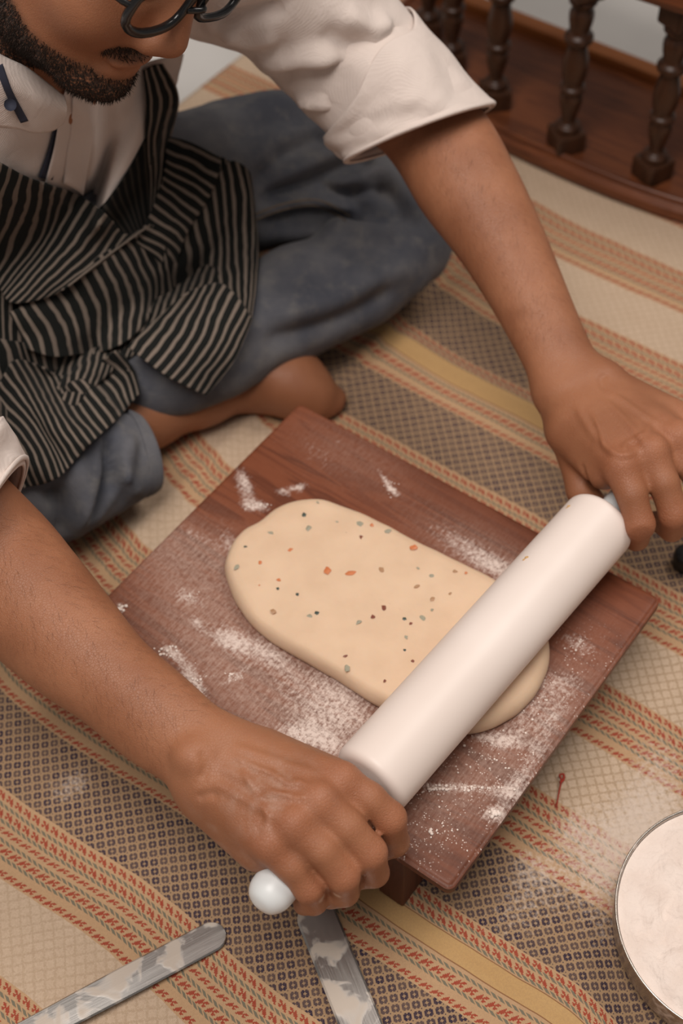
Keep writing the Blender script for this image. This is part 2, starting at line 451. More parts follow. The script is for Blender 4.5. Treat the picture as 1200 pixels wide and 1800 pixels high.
for a in ((432, 862, .020, .007, 75, .8), (450, 890, .012, .006, 10, 1.0), (425, 840, .014, .006, 60, .5), (515, 858, .014, .004, -15, .9), (500, 868, .010, .003, 30, .5), (528, 862, .006, .004, 80, .5),
          (680, 848, .016, .003, 55, 1.0), (690, 862, .008, .003, 30, .8), (595, 775, .004, .003, 0, .5), (560, 800, .03, .012, 30, .35),
          (405, 955, .022, .007, 65, .65), (350, 945, .03, .007, 25, .5), (330, 1050, .014, .008, 20, .8), (345, 1095, .010, .005, 60, .8), (212, 1068, .006, .003, 60, 1.0),
          (402, 1125, .018, .010, 30, .95), (300, 1145, .010, .005, 40, 1.0), (330, 1180, .020, .007, 60, .8), (350, 1215, .018, .006, 65, .7), (412, 1190, .010, .003, -35, 1.0),
          (445, 1140, .03, .012, 30, .5), (520, 1290, .018, .007, 20, 1.0), (570, 1300, .022, .009, 40, .9), (550, 1240, .05, .022, 35, .62), (600, 1210, .03, .010, 30, .6), (480, 1150, .02, .008, 35, .5), (610, 1255, .03, .015, 35, .5),
          (850, 985, .035, .014, 30, .55), (800, 950, .035, .010, 30, .45), (880, 1000, .02, .01, 20, .55),
          (1015, 1130, .016, .009, 30, .75), (985, 1195, .022, .011, 10, .5), (950, 1225, .026, .010, -30, .5), (915, 1280, .030, .010, -35, .6), (975, 1260, .022, .007, -55, .55), (940, 1330, .030, .008, -55, .55), (870, 1300, .025, .006, 10, .9),
          (760, 1385, .02, .004, 5, .6), (830, 1385, .03, .005, 5, .75), (870, 1432, .010, .007, 0, 1.0), (900, 1390, .02, .010, -50, .7)):
    sp(*a)
for a in ((380, 1060, .09, .05, 45, .8), (470, 1180, .09, .05, 35, .8), (560, 1270, .07, .04, 35, .7), (330, 970, .06, .025, 30, .6), (850, 980, .06, .025, 30, .7), (940, 1270, .07, .03, -50, .8), (620, 800, .06, .03, 30, .35), (800, 1400, .05, .03, -45, .4), (660, 1340, .04, .04, 0, .4)):
    sp(*a, arr=hz)
for a in ((880, 1350, .08, .04, -45, 1.0), (780, 1430, .06, .04, -45, .9), (740, 1490, .05, .03, -45, .6), (930, 1270, .07, .04, -50, 1.0), (1000, 1180, .04, .03, -50, .7), (330, 1150, .06, .02, 45, .4)):
    sp(*a, arr=sk)
pad = len(V)-k0
attr(top, 'flour', np.concatenate([np.clip(fl, 0, 1.3), np.zeros(pad)])); attr(top, 'haze', np.concatenate([np.clip(hz, 0, 1), np.zeros(pad)])); attr(top, 'speck', np.concatenate([np.clip(sk, 0, 1), np.zeros(pad)]))
# two plank feet across the underside
for sx in (-1, 1):
    x0, x1 = sorted((sx*(BA/2-.041), sx*(BA/2-.063)))
    V, F = bevel_box((x0, -BB/2+.003, .0062), (x1, BB/2-.003, BZ-TH), .0015)
    g = mk('foot', V, F, M_boardleg, smooth=False); g.parent = board

# ------------------------------------------------------------------ dough
M_dough = NT('fruit_dough'); c = M_dough.coord('Object')
_v = M_dough.noise(c, 26, 4, .55); _f = M_dough.noise(c, 240, 3, .6)
M_dough = M_dough.out(M_dough.mix(M_dough.smooth(_v, .3, .75), lin(221, 191, 162), lin(212, 181, 152)), .62,
                      M_dough.bump(_v*1.0+_f*.25, .25, .002), spec=.3, sss=(.25, (.012, .006, .003), 1.0))
DH = 0.0185
outl = [(398, 1012, .064), (400, 978, .068), (424, 938, .070), (456, 914, .074), (486, 888, .076), (522, 874, .077), (566, 872, .077), (604, 884, .077), (642, 898, .077), (704, 930, .077), (780, 968, .077), (870, 1012, .077),
        (935, 1065, .074), (962, 1130, .066), (957, 1190, .062), (925, 1243, .0605), (885, 1272, .0605), (830, 1293, .0605), (770, 1288, .0605), (710, 1265, .0605), (650, 1236, .0605), (572, 1187, .0605), (500, 1146, .0605), (446, 1106, .0605), (416, 1062, .0605)]
op = np.array([at(p[0], p[1], p[2]+DZ)[:2] for p in outl]); op = crom(op, 7, True)
Nn = len(op); nx = np.roll(op, -1, 0)-np.roll(op, 1, 0); nx /= np.linalg.norm(nx, axis=1)[:, None]
area2 = np.sum(op[:, 0]*np.roll(op[:, 1], -1)-np.roll(op[:, 0], -1)*op[:, 1]); sg = 1 if area2 > 0 else -1
inw = np.stack([-nx[:, 1], nx[:, 0]], 1)*sg
for _ in range(6): inw = (np.roll(inw, 1, 0)+inw*2+np.roll(inw, -1, 0))/4
inw /= np.linalg.norm(inw, axis=1)[:, None]
mA, mB = at(520, 985, .078+DZ)[:2], at(870, 1150, .078+DZ)[:2]
prof = [(.0015, 0), (-.0002, .003), (-.0006, .007), (.0002, .0115), (.0022, .0152), (.0052, .0174), (.0095, .0183)]
V = []
for off, h in prof: V += [(q[0]+w[0]*off, q[1]+w[1]*off, BZ+h) for q, w in zip(op, inw)]
base = np.array([(q+w*.0095) for q, w in zip(op, inw)])
tt = np.clip((base-mA)@(mB-mA)/((mB-mA)@(mB-mA)), 0, 1); med = mA+tt[:, None]*(mB-mA)
nr = 22
for k in range(1, nr+1):
    q = lerp(base, med, k/nr); V += [(a, b, BZ+.0183+.0006*math.sin(min(1, k/6)*1.57)) for a, b in q]
V = np.array(V)
for i in range(len(V)):             # gentle unevenness, more at the rim
    x, y, z = V[i]; k = mnoise.noise((x*28, y*28, 2.0)); k2 = mnoise.noise((x*75, y*75, 8.0))
    hgt = (z-BZ)/DH
    V[i][2] += hgt*(.0011*k+.0003*k2)
    V[i][:2] += np.array([mnoise.noise((x*60, y*60, z*90)), mnoise.noise((x*60, y*60, 5+z*90))])*.0009
F = grid_faces(len(prof)+nr, Nn, True)
dough = empty('dough_slab', (op.mean(0)[0], op.mean(0)[1], BZ))
tag(dough, 'pale dough slab flecked with candied fruit under the rolling pin', 'dough')
dg = mk('dough', V, F if sg > 0 else [f[::-1] for f in F], M_dough, dough)
mod(dg, 'WELD', merge_threshold=.0008)
FR = {'g': m_plain('dark_green_fruit', lin(52, 64, 60), lin(80, 88, 78), .4), 'b': m_plain('grey_green_fruit', lin(166, 156, 134), lin(140, 140, 124), .5),
      'o': m_plain('orange_fruit', lin(206, 112, 66), lin(196, 128, 84), .4), 'r': m_plain('red_brown_fruit', lin(132, 70, 50), lin(112, 62, 48), .4), 't': m_plain('tan_fruit', lin(176, 136, 100), lin(164, 124, 92), .5)}
bits = [(340, 158, 'g', 1.2), (477, 215, 'r', 1.3), (523, 227, 'r', 1.3), (150, 260, 'g', .8), (258, 368, 'o', 1.1), (318, 415, 'g', .9), (255, 397, 'g', .6), (382, 478, 'g', 1.3), (360, 487, 'b', 1.4), (415, 338, 'o', 1.5), (490, 345, 'o', 1.4),
        (297, 270, 'o', .8), (448, 182, 'b', 1.2), (520, 185, 'b', 1.4), (612, 210, 'b', 1.5), (560, 190, 'o', .8), (698, 264, 'o', 1.3), (385, 117, 'b', .8), (600, 457, 'r', 1.0), (563, 488, 'r', 1.0), (665, 495, 'g', 1.0), (725, 492, 'b', 1.0),
        (685, 510, 'r', .8), (755, 355, 'b', 1.0), (757, 430, 't', .8), (705, 388, 't', .8), (667, 597, 'g', .7), (692, 632, 'r', .8), (475, 615, 'r', .9), (480, 655, 'b', 1.2), (122, 325, 'b', 1.0), (197, 312, 'o', .8), (355, 200, 'b', 1.2), (232, 215, 'b', 1.0),
        (590, 335, 't', 1.2), (518, 505, 'b', 1.3), (830, 340, 't', .8), (815, 412, 't', .6), (602, 695, 'r', .6), (250, 248, 't', .8), (710, 330, 'b', .7), (755, 465, 'b', .8), (672, 555, 'b', .9), (865, 345, 'o', .6), (195, 385, 'o', .5), (240, 470, 't', 1.0)]
fb = None
for x, y, k, s in bits:
    c = at(350+x/1.846, 820+y/1.846, BZ+.0190)
    bm = bmesh.new(); bmesh.ops.create_icosphere(bm, subdivisions=1, radius=.0020*s)
    ax = random.uniform(.6, 1.7); az = random.uniform(0, 3)
    for v in bm.verts:
        f = 1+.75*mnoise.noise(tuple(v.co*700+Vector((x, y, 0)))); v.co *= f; v.co.z *= .26; v.co.x *= ax
    bmesh.ops.rotate(bm, verts=bm.verts, matrix=Matrix.Rotation(az, 3, 'Z'))
    me = bpy.data.meshes.new('fruit_bit'); bm.to_mesh(me); bm.free(); me.materials.append(FR[k])
    g = bpy.data.objects.new('fruit_bit', me); COL.objects.link(g); g.location = tuple(c); put(g, dough)

# ------------------------------------------------------------------ rolling pin
PR = .0293; PZ = BZ+.0180+PR
P1, P2 = at(645, 1378, PZ), at(1058, 914, PZ); PA = nrm(P2-P1); PL = np.linalg.norm(P2-P1)
pin = bpy.data.objects.new('rolling_pin', None); COL.objects.link(pin)
pin.matrix_basis = Matrix.Translation(Vector((P1+P2)/2)) @ Vector(PA).to_track_quat('Z', 'Y').to_matrix().to_4x4()
tag(pin, 'white rolling pin with grey handles lying across the dough slab', 'rolling pin')
M_pin = m_plain('white_pin_plastic', lin(236, 222, 214), lin(230, 215, 206), .42, 9, .04, spec=.4)
M_hand = m_plain('grey_white_handle', lin(224, 226, 226), lin(212, 215, 216), .35, 9, .03, spec=.4)
h = PL/2; r = PR
def arc(z0, sgn): return [(r-.007+.007*math.cos(a), z0+sgn*.007*math.sin(a)) for a in np.linspace(0, math.pi/2, 7)]
V, F = lathe([(.012, -h-.001)]+arc(-h+.007, -1)[::-1]+[(r, z) for z in np.linspace(-h+.008, h-.008, 24)]+arc(h-.007, 1)+[(.012, h+.001)], 64)
b = mk('barrel', V, F, M_pin); b.parent = pin
hp = [(.0135, 0), (.0125, .004), (.0110, .010), (.0115, .03), (.0135, .055), (.0140, .075), (.0145, .088), (.0160, .098), (.0162, .106), (.0148, .113), (.0105, .119), (.004, .1215), (0.0002, .122)]
hp = [(q[0]*.94, q[1]*.94) for q in crom(hp, 3)]
V, F = lathe(hp, 32)
for sgn in (-1, 1):
    VV = [(x, y if sgn > 0 else -y, sgn*(h-.001+z)) for x, y, z in V]
    g = mk('handle', VV, F, M_hand); g.parent = pin
# crumbs of dough stuck on the barrel
M_crumb = m_plain('dry_dough_crumb', lin(206, 166, 110), lin(190, 150, 98), .7)

# ------------------------------------------------------------------ flour bowl
bowl_c = np.array([.2755, .3935, 0.0]); BR, BH = .0885, .047
bowl = empty('flour_bowl', bowl_c); tag(bowl, 'round steel bowl filled with flour at lower right corner of mat', 'bowl')
n = NT('dusty_steel'); c = n.coord('Object'); x, y, z = n.sep(c); v = n.noise(c, 70, 4, .65); w = n.noise(n.vec(x, y, z*9.0), 60, 2)
M_bowl = n.out(n.mix(n.smooth(v, .52, .68)*.8, lin(186, 178, 170), lin(214, 198, 186)), v*.3+.14, n.bump(w, .03, .001), metal=1.0-n.smooth(v, .52, .68)*.9)
V, F = lathe([(.0002, .009), (.075, .009), (.082, .013), (.0855, .024), (.0862, .040), (BR-.0016, BH-.002), (BR-.0006, BH), (BR+.0003, BH-.0004), (BR+.0002, BH-.002), (.0882, .040), (.0876, .024), (.084, .011), (.076, .007), (.0002, .007)], 96)
g = mk('bowl_wall', V, F, M_bowl); g.parent = bowl
M_flour = m_plain('white_flour', lin(236, 220, 210), lin(228, 210, 199), .95, 40, .7, .003, 160, spec=.05)
V, F = [], []
nr, ns = 44, 96
for i in range(nr+1):
    for k in range(ns):
        rr = (BR-.0022)*i/nr+.0001; a = 2*math.pi*k/ns; x, y = rr*math.cos(a), rr*math.sin(a)
        e = 1-sstep(.80, 1, i/nr)
        z = BH-.003 + e*(.006*mnoise.noise((x*30+4, y*30, 1.7)) + .0035*mnoise.noise((x*75, y*75, 9))+.0015*mnoise.noise((x*220, y*220, 4))+.003) + .0009*mnoise.noise((x*190, y*190, 3))
        V.append((x, y, z))
F = grid_faces(nr+1, ns, True)
flour = mk('flour', V, F, M_flour, loc=tuple(bowl_c)); tag(flour, 'loose white flour heaped level in the steel bowl', 'flour', None, 'stuff')

# ------------------------------------------------------------------ flour clumps on board
clump = []
def lump(c, r):
    bm = bmesh.new(); bmesh.ops.create_icosphere(bm, subdivisions=1, radius=r); o_ = rng.random(3)*50
    vs = [(np.array(v.co)*(1+.5*mnoise.noise(tuple(np.array(v.co)/r*.9+o_)))*np.array([1, 1, .55])+c) for v in bm.verts]; bm.verts.index_update()
    fs = [[v.index for v in f.verts] for f in bm.faces]; bm.free(); clump.append((vs, fs))
for px, py, sx, sy, k, r0, r1 in ((820, 1386, 70, 5, 46, .0006, .0016), (756, 1388, 18, 5, 12, .0008, .0018), (872, 1430, 12, 9, 18, .0009, .0024), (757, 1467, 6, 8, 6, .0009, .0017), (870, 1330, 70, 50, 60, .0004, .0011),
                                  (780, 1440, 60, 40, 40, .0004, .0009), (940, 1240, 40, 40, 30, .0004, .0012), (212, 1068, 8, 7, 9, .0008, .002), (296, 1144, 16, 8, 14, .0008, .0019), (345, 1200, 18, 26, 16, .0005, .0014), (412, 1190, 14, 8, 10, .0005, .0012),
                                  (450, 888, 22, 6, 14, .0006, .0016), (685, 855, 12, 16, 10, .0005, .0011), (1012, 1135, 18, 12, 12, .0005, .0013), (740, 1475, 40, 30, 16, .0004, .0009), (520, 1300, 20, 14, 12, .0005, .0012), (865, 1470, 8, 10, 6, .0006, .0013), (335, 1050, 16, 8, 8, .0005, .0012)):
    for _ in range(k):
        r = r0+(r1-r0)*rng.random()**2; c = at(px+rng.normal()*sx*.6, py+rng.normal()*sy*.6, BZ)
        if max(abs((c-BC)@E1)/(BA/2-.003), abs((c-BC)@E2)/(BB/2-.003)) < 1: lump(c+EZ*r*.35, r)
V, F = [], []
for vs, fs in clump: F += [[i+len(V) for i in f] for f in fs]; V += vs
g = mk('flour_crumbs', V, F, M_flour); tag(g, 'small white flour clumps scattered over the wooden board', 'flour', None, 'stuff')
# crumbs on the pin
for px, py, s in ((926, 980, .0011), (921, 984, .0008), (1000, 890, .0010), (996, 893, .0006)):
    # found on the barrel surface by the viewing ray
    d = nrm(ray(px, py)); w0 = CC-P1; dp = d-PA*(d@PA); wp = w0-PA*(w0@PA)
    A, B_, C_ = dp@dp, 2*dp@wp, wp@wp-PR**2; disc = B_*B_-4*A*C_
    if disc < 0: continue
    q = CC+d*((-B_-math.sqrt(disc))/(2*A))
    bm = bmesh.new(); bmesh.ops.create_icosphere(bm, subdivisions=1, radius=s)
    for v in bm.verts: v.co *= 1+.4*mnoise.noise(tuple(v.co*1500)); v.co.x *= 1.8
    me = bpy.data.meshes.new('crumb'); bm.to_mesh(me); bm.free(); me.materials.append(M_crumb)
    g = bpy.data.objects.new('crumb', me); COL.objects.link(g); g.location = tuple(q); put(g, pin)

# ------------------------------------------------------------------ two palette knives
n = NT('smeared_steel'); c = n.coord('Object'); x, y, z = n.sep(c)
v = n.noise(n.vec(x, y, 0.0), 38, 3, .55, .6); br = n.noise(n.vec(x*3.0, y*120.0, z), 9, 3, .6)
dry = n.smooth(v, .50, .62)
M_steel = n.out(n.mix(dry*.75, lin(184, 180, 176), lin(190, 174, 158)), br*.22+.22+dry*.25, n.bump(br+dry*2.0, .06, .0006), metal=1.0-dry*.75)
M_knifewood = m_wood('knife_handle_wood', lin(60, 36, 22), lin(98, 60, 38), lin(120, 78, 50), 2, False, .4)
def knife(tip, toward, width, length, label, zt, tilt):
    a, b = np.asarray(tip), np.asarray(toward); d = nrm((b-a)*[1, 1, 0]); root = empty('palette_knife', a*[1, 1, 0]+EZ*zt, math.atan2(d[1], d[0]))
    tag(root, label, 'palette knife', 'palette knives on the mat')
    N = 40; V = []; hw = width/2
    xs = np.concatenate([hw*(1-np.cos(np.linspace(0, math.pi/2, 14))), np.linspace(hw*1.1, length, N)])
    ws = np.concatenate([hw*np.sin(np.linspace(0.02, math.pi/2, 14)), np.full(N, hw)])
    for x, w in zip(xs, ws):
        w2 = w*(1-.12*sstep(.4, 1, x/length)) if True else w
        z0 = tilt*x
        V += [(x, -w2, z0+.0002), (x, -w2*.9, z0+.0012), (x, 0, z0+.0014), (x, w2*.9, z0+.0012), (x, w2, z0+.0002), (x, w2*.9, z0), (x, 0, z0), (x, -w2*.9, z0)]
    F = grid_faces(len(xs), 8, True)+[tuple(range(8)), tuple(range((len(xs)-1)*8, len(xs)*8))[::-1]]
    g = mk('blade', V, F, M_steel, smooth=False); g.parent = root
    V, F = lathe([tuple(q) for q in crom([(.004, 0), (.008, .002), (.0085, .012), (.0105, .045), (.0115, .08), (.010, .105), (.006, .112), (.0003, .113)], 3)], 20)
    V = [(length-.002+z, x, y+tilt*length+.0008) for x, y, z in V]; g = mk('grip', V, F, M_knifewood); g.parent = root
    return root
k1 = knife(at(394, 1633, .008), at(72, 1812, .008), .0235, .185, 'narrow steel palette knife with smeared blade at lower left on the mat', .0064, .058)
k2 = knife(at(545, 1583, .008), at(632, 1800, .008), .030, .20, 'wide steel palette knife with rounded tip under the gripping hand', .0064, .056)

# ------------------------------------------------------------------ dark thing cut off by the right edge
M_black = m_plain('black_plastic', lin(20, 20, 20), lin(28, 27, 26), .4)
V, F = lathe([(.0002, 0), (.011, 0), (.0125, .002), (.0125, .014), (.011, .017), (.004, .0185), (.0002, .0186)], 24)
g = mk('black_cap', V, F, M_black, loc=tuple(at(1205, 992, .0055)*[1, 1, 1])); tag(g, 'small black round object on the mat at the right edge beyond the rolling pin', 'cap')

# ------------------------------------------------------------------ wooden spindle stool
M_stool = m_wood('dark_polished_wood', lin(66, 35, 22), lin(112, 62, 37), lin(144, 84, 50), .8, False, .25)
M_spin = m_wood('turned_dark_wood', lin(38, 23, 16), lin(62, 38, 25), lin(88, 54, 34), 1.6, False, .3, 'z')
M_edge = m_wood('amber_edge_wood', lin(120, 66, 30), lin(158, 92, 46), lin(178, 112, 62), .8, False, .35)
sS, sT, sa, sb = -.565, 1.326, .33, .172
stool = empty('spindle_stool', ST(sS, sT), YAW); tag(stool, 'dark wooden stool with turned spindles on a curved base', 'stool')
def dshape(a, b, n=48, back=0.0):
    th = np.linspace(math.pi, 2*math.pi, n); pts = [(a*np.sign(math.cos(q))*abs(math.cos(q))**.8, b*np.sign(math.sin(q))*abs(math.sin(q))**.95) for q in th]
    return [(p[0], p[1]) for p in pts]+[(a, back), (-a, back)]
def slab(levels, name, mat, par):
    V, F = [], []
    for a, b, z, back in levels: P = dshape(a, b, 48, back); V += [(x, y, z) for x, y in P]
    m_ = len(P); F = grid_faces(len(levels), m_, True)+[tuple(range(m_))[::-1], tuple(range((len(levels)-1)*m_, len(levels)*m_))]
    g = mk(name, V, F, mat, smooth=False); g.parent = par; return g
slab([(sa, sb, .0065, .03), (sa+.003, sb+.003, .010, .03), (sa+.003, sb+.003, .020, .03), (sa-.002, sb-.002, .026, .028), (sa-.010, sb-.010, .028, .022)], 'base', M_stool, stool)
V, F = tube([(x, y, .0285) for x, y in dshape(sa-.006, sb-.006)[:48]], .0045, 10); g = mk('rim_moulding', V, F, M_stool); g.parent = stool
V, F = bevel_box((-sa, .006, .026), (sa, .028, .040), .004); g = mk('back_moulding', V, F, M_edge, smooth=False); g.parent = stool
SP = [tuple(q) for q in crom([(.0095, .052), (.0135, .054), (.0135, .059), (.0085, .062), (.0078, .068), (.0115, .085), (.0125, .094), (.0105, .101), (.0135, .104), (.0135, .108), (.0105, .111), (.0130, .122), (.0138, .136), (.0110, .152), (.0100, .160), (.0150, .164), (.0150, .170), (.0105, .174), (.0125, .186), (.0130, .196), (.0100, .204), (.0145, .208), (.0145, .213), (.0100, .216)], 3)]
for x, y in ((-.262, -.062), (-.205, -.098), (-.125, -.129), (-.019, -.149), (.083, -.139), (.175, -.112), (.248, -.068)):
    th = math.atan2(y, x)*.35
    sp_e = mk('spindle', *lathe(SP, 20), M_spin); sp_e.location = (x, y, 0); sp_e.rotation_euler = (0, 0, th); sp_e.parent = stool
    V, F = bevel_box((-.0165, -.0165, .0275), (.0165, .0165, .0525), .003); g = mk('spindle_block', V, F, M_spin, smooth=False); g.location = (0, 0, 0); g.parent = sp_e
    V, F = bevel_box((-.0165, -.0165, .215), (.0165, .0165, .241), .003); g = mk('spindle_block', V, F, M_spin, smooth=False); g.parent = sp_e
slab([(sa-.012, sb-.012, .240, .02), (sa, sb, .246, .028), (sa+.004, sb+.004, .255, .03), (sa+.002, sb+.002, .265, .03), (sa-.008, sb-.008, .269, .02)], 'seat', M_stool, stool)
# ------------------------------------------------------------------ implicit modelling tools
import openvdb as vdb
class Field:
    """a block of signed distances; shapes are blended into it, then meshed"""
    def __init__(s, lo, hi, h):
        s.h = h; s.i0 = np.floor(np.asarray(lo)/h).astype(int); n = np.ceil((np.asarray(hi)-np.asarray(lo))/h).astype(int)+1
        s.n = n; ax = [((s.i0[k]+np.arange(n[k]))*h).astype(np.float32) for k in range(3)]
        s.ax = ax; s.a = np.full(n, 1.0, np.float32)
    def box(s, lo, hi):
        sl = []
        for k in range(3):
            a = int(max(0, math.floor(lo[k]/s.h)-s.i0[k])); b = int(min(s.n[k], math.ceil(hi[k]/s.h)-s.i0[k]+1)); sl.append(slice(a, max(a, b)))
        P = np.meshgrid(*[s.ax[k][sl[k]] for k in range(3)], indexing='ij'); return tuple(sl), P
    def put(s, sl, d, k=0.0, sub=False):
        a = s.a[sl]
        if sub:
            hh = np.clip(.5-.5*(a+d)/max(k, 1e-6), 0, 1) if k > 0 else (a < -d).astype(np.float32)
            s.a[sl] = a*(1-hh)-d*hh+k*hh*(1-hh)
        elif k > 0:
            hh = np.clip(.5+.5*(a-d)/k, 0, 1); s.a[sl] = a*(1-hh)+d*hh-k*hh*(1-hh)
        else: s.a[sl] = np.minimum(a, d)
    def cone(s, p1, r1, p2, r2, k=0.0, sub=False):
        p1, p2 = np.asarray(p1, float), np.asarray(p2, float); m = max(r1, r2)+k+.012
        sl, P = s.box(np.minimum(p1, p2)-m, np.maximum(p1, p2)+m)
        if P[0].size == 0: return
        s.put(sl, sd_cone(P, p1, r1, p2, r2), k, sub)
    def ell(s, c, R, rad, k=0.0, sub=False):
        c = np.asarray(c, float); m = max(rad)+k+.012; sl, P = s.box(c-m, c+m)
        if P[0].size == 0: return
        q = [P[i]-np.float32(c[i]) for i in range(3)]; R = np.asarray(R, float)
        l = [sum(q[j]*np.float32(R[i][j]) for j in range(3)) for i in range(3)]
        k0 = np.sqrt(sum((l[i]/rad[i])**2 for i in range(3)))+1e-6; k1 = np.sqrt(sum((l[i]/rad[i]**2)**2 for i in range(3)))+1e-6
        s.put(sl, (k0*(k0-1)/k1).astype(np.float32), k, sub)
    def mesh(s, V, Q, k=0.0, T=None):
        hw = 10.0; tr = vdb.createLinearTransform(voxelSize=s.h)
        g = vdb.FloatGrid.createLevelSetFromPolygons(np.asarray(V, np.float32), T, np.asarray(Q, np.uint32), tr, hw)
        arr = np.zeros(s.n, np.float32); g.copyToArray(arr, ijk=tuple(int(v) for v in s.i0))
        s.put((slice(None),)*3, arr, k)
    def smooth(s, it=1):
        for _ in range(it):
            a = np.clip(s.a, -6*s.h, 6*s.h)
            for k in range(3): a = (np.roll(a, 1, k)+2*a+np.roll(a, -1, k))/4
            s.a = a
    def poly(s):
        b = 4*s.h; g = vdb.FloatGrid(b); g.transform = vdb.createLinearTransform(voxelSize=s.h)
        g.copyFromArray(np.clip(s.a, -b, b), ijk=tuple(int(v) for v in s.i0))
        V, T, Q = g.convertToPolygons(0.0, 0.0)
        return V, Q[:, ::-1].astype(np.int32), T[:, ::-1].astype(np.int32)
def sd_cone(P, p1, r1, p2, r2):
    ba = p2-p1; l2 = ba@ba; rr = r1-r2; a2 = l2-rr*rr; il2 = 1/l2
    pa = [P[i]-np.float32(p1[i]) for i in range(3)]
    y = sum(pa[i]*np.float32(ba[i]) for i in range(3)); z = y-np.float32(l2)
    x2 = sum((pa[i]*np.float32(l2)-np.float32(ba[i])*y)**2 for i in range(3))
    y2 = y*y*np.float32(l2); z2 = z*z*np.float32(l2); k = math.copysign(1, rr)*rr*rr*x2
    d = (np.sqrt(x2*a2*il2)+y*rr)*il2-r1
    d = np.where(np.sign(y)*a2*y2 < k, np.sqrt(x2+y2)*il2-r1, d)
    d = np.where(np.sign(z)*a2*z2 > k, np.sqrt(x2+z2)*il2-r2, d)
    return d.astype(np.float32)
def chain_sd(P, pts, rads, k):
    a = None
    for i in range(len(pts)-1):
        d = sd_cone(P, np.asarray(pts[i], float), rads[i], np.asarray(pts[i+1], float), rads[i+1])
        if a is None: a = d
        else:
            hh = np.clip(.5+.5*(a-d)/k, 0, 1); a = a*(1-hh)+d*hh-k*hh*(1-hh)
    return a
def loft(stations, seg=40, n=6, zoff=0.0, cap=True, grow=0.0):
    """stations: (edge A, edge B, height of the middle, thickness ratio): a limb whose two sides pass those places"""
    C, Wv, Rt = [], [], []
    for A, B, z, q in stations:
        mid = ((A[0]+B[0])/2, (A[1]+B[1])/2); c = at(*mid, z+zoff); dep = (c-CC)@CW
        C.append(c); Wv.append((atd(*A, dep)-atd(*B, dep))/2); Rt.append(q)
    C, Wv, Rt = crom(C, n), crom(Wv, n), crom(np.array(Rt)[:, None], n)[:, 0]
    V = []; m = len(C)
    for i in range(m):
        T = nrm(C[min(i+1, m-1)]-C[max(i-1, 0)]); w = np.linalg.norm(Wv[i]); wd = Wv[i]/w
        th = nrm(np.cross(T, wd)); vv = nrm(CC-C[i])
        if th@vv < 0: th = -th
        for k in range(seg):
            a = 2*math.pi*k/seg
            V.append(C[i]+(w+grow)*math.cos(a)*wd+(w*Rt[i]+grow)*math.sin(a)*th)
    F = grid_faces(m, seg, True)
    if cap:
        V.append(C[0]); V.append(C[-1]); a, b = len(V)-2, len(V)-1
        for k in range(0, seg, 2):
            F.append((a, (k+2) % seg, (k+1) % seg, k)); q = (m-1)*seg; F.append((b, q+k, q+(k+1) % seg, q+(k+2) % seg))
    return np.array(V), F, C

def bvh_of(V, Q): return BVHTree.FromPolygons([tuple(map(float, v)) for v in V], [tuple(map(int, q)) for q in Q])
def cast(bvhs, px, py):
    d = Vector(nrm(ray(px, py))); best = None
    for b in bvhs:
        h_ = b.ray_cast(Vector(CC), d)
        if h_[0] is not None and (best is None or h_[3] < best): best = h_[3]
    return best
def normals(V, Q):
    a = V[Q[:, 1]]-V[Q[:, 3]]; b = V[Q[:, 2]]-V[Q[:, 0]]; fn = np.cross(b, a); N = np.zeros_like(V)
    for k in range(4): np.add.at(N, Q[:, k], fn)
    return N/(np.linalg.norm(N, axis=1)[:, None]+1e-12)
def creases(V, Q, bv, lines):
    """folds: each line runs over the cloth through those places; depth<0 is a valley, >0 a ridge"""
    N = normals(V, Q)
    if (N*(V-V.mean(0))).sum() < 0: N = -N
    D = np.zeros(len(V))
    for pts, w, amp in lines:
        P = []
        for px, py in crom(np.array(pts, float), 8):
            t = cast([bv], px, py)
            if t is not None: P.append(CC+nrm(ray(px, py))*t)
        if len(P) < 2: continue
        P = np.array(P); lo, hi = P.min(0)-4*w, P.max(0)+4*w
        m = np.where(((V > lo) & (V < hi)).all(1))[0]
        if len(m) == 0: continue
        best = np.full(len(m), 9.0); tb = np.zeros(len(m)); X_ = V[m]; nP = len(P)
        for i in range(nP-1):
            ab = P[i+1]-P[i]; t = np.clip(((X_-P[i])@ab)/(ab@ab+1e-12), 0, 1); d = np.linalg.norm(X_-P[i]-t[:, None]*ab, axis=1)
            u = d < best; best[u] = d[u]; tb[u] = (i+t[u])/(nP-1)
        e = sstep(0, .2, tb)*sstep(1, .8, tb)*.85+.15
        q = best/w
        D[m] += amp*e*((1-.55*q*q)*np.exp(-.5*q*q))
    return V+N*D[:, None], N
def fbm_disp(V, N, f, amp, seed=0.0, st=(1, 1, 1)):
    d = np.fromiter((mnoise.noise((p[0]*f*st[0]+seed, p[1]*f*st[1], p[2]*f*st[2])) for p in V), float, len(V)); return V+N*(d*amp)[:, None]


# ------------------------------------------------------------------ person
person = empty('person', at(60, 560, 0.0)*[1, 1, 0]+EZ*.004)
tag(person, 'seated person in white shirt, striped apron and jeans, rolling dough', 'person')

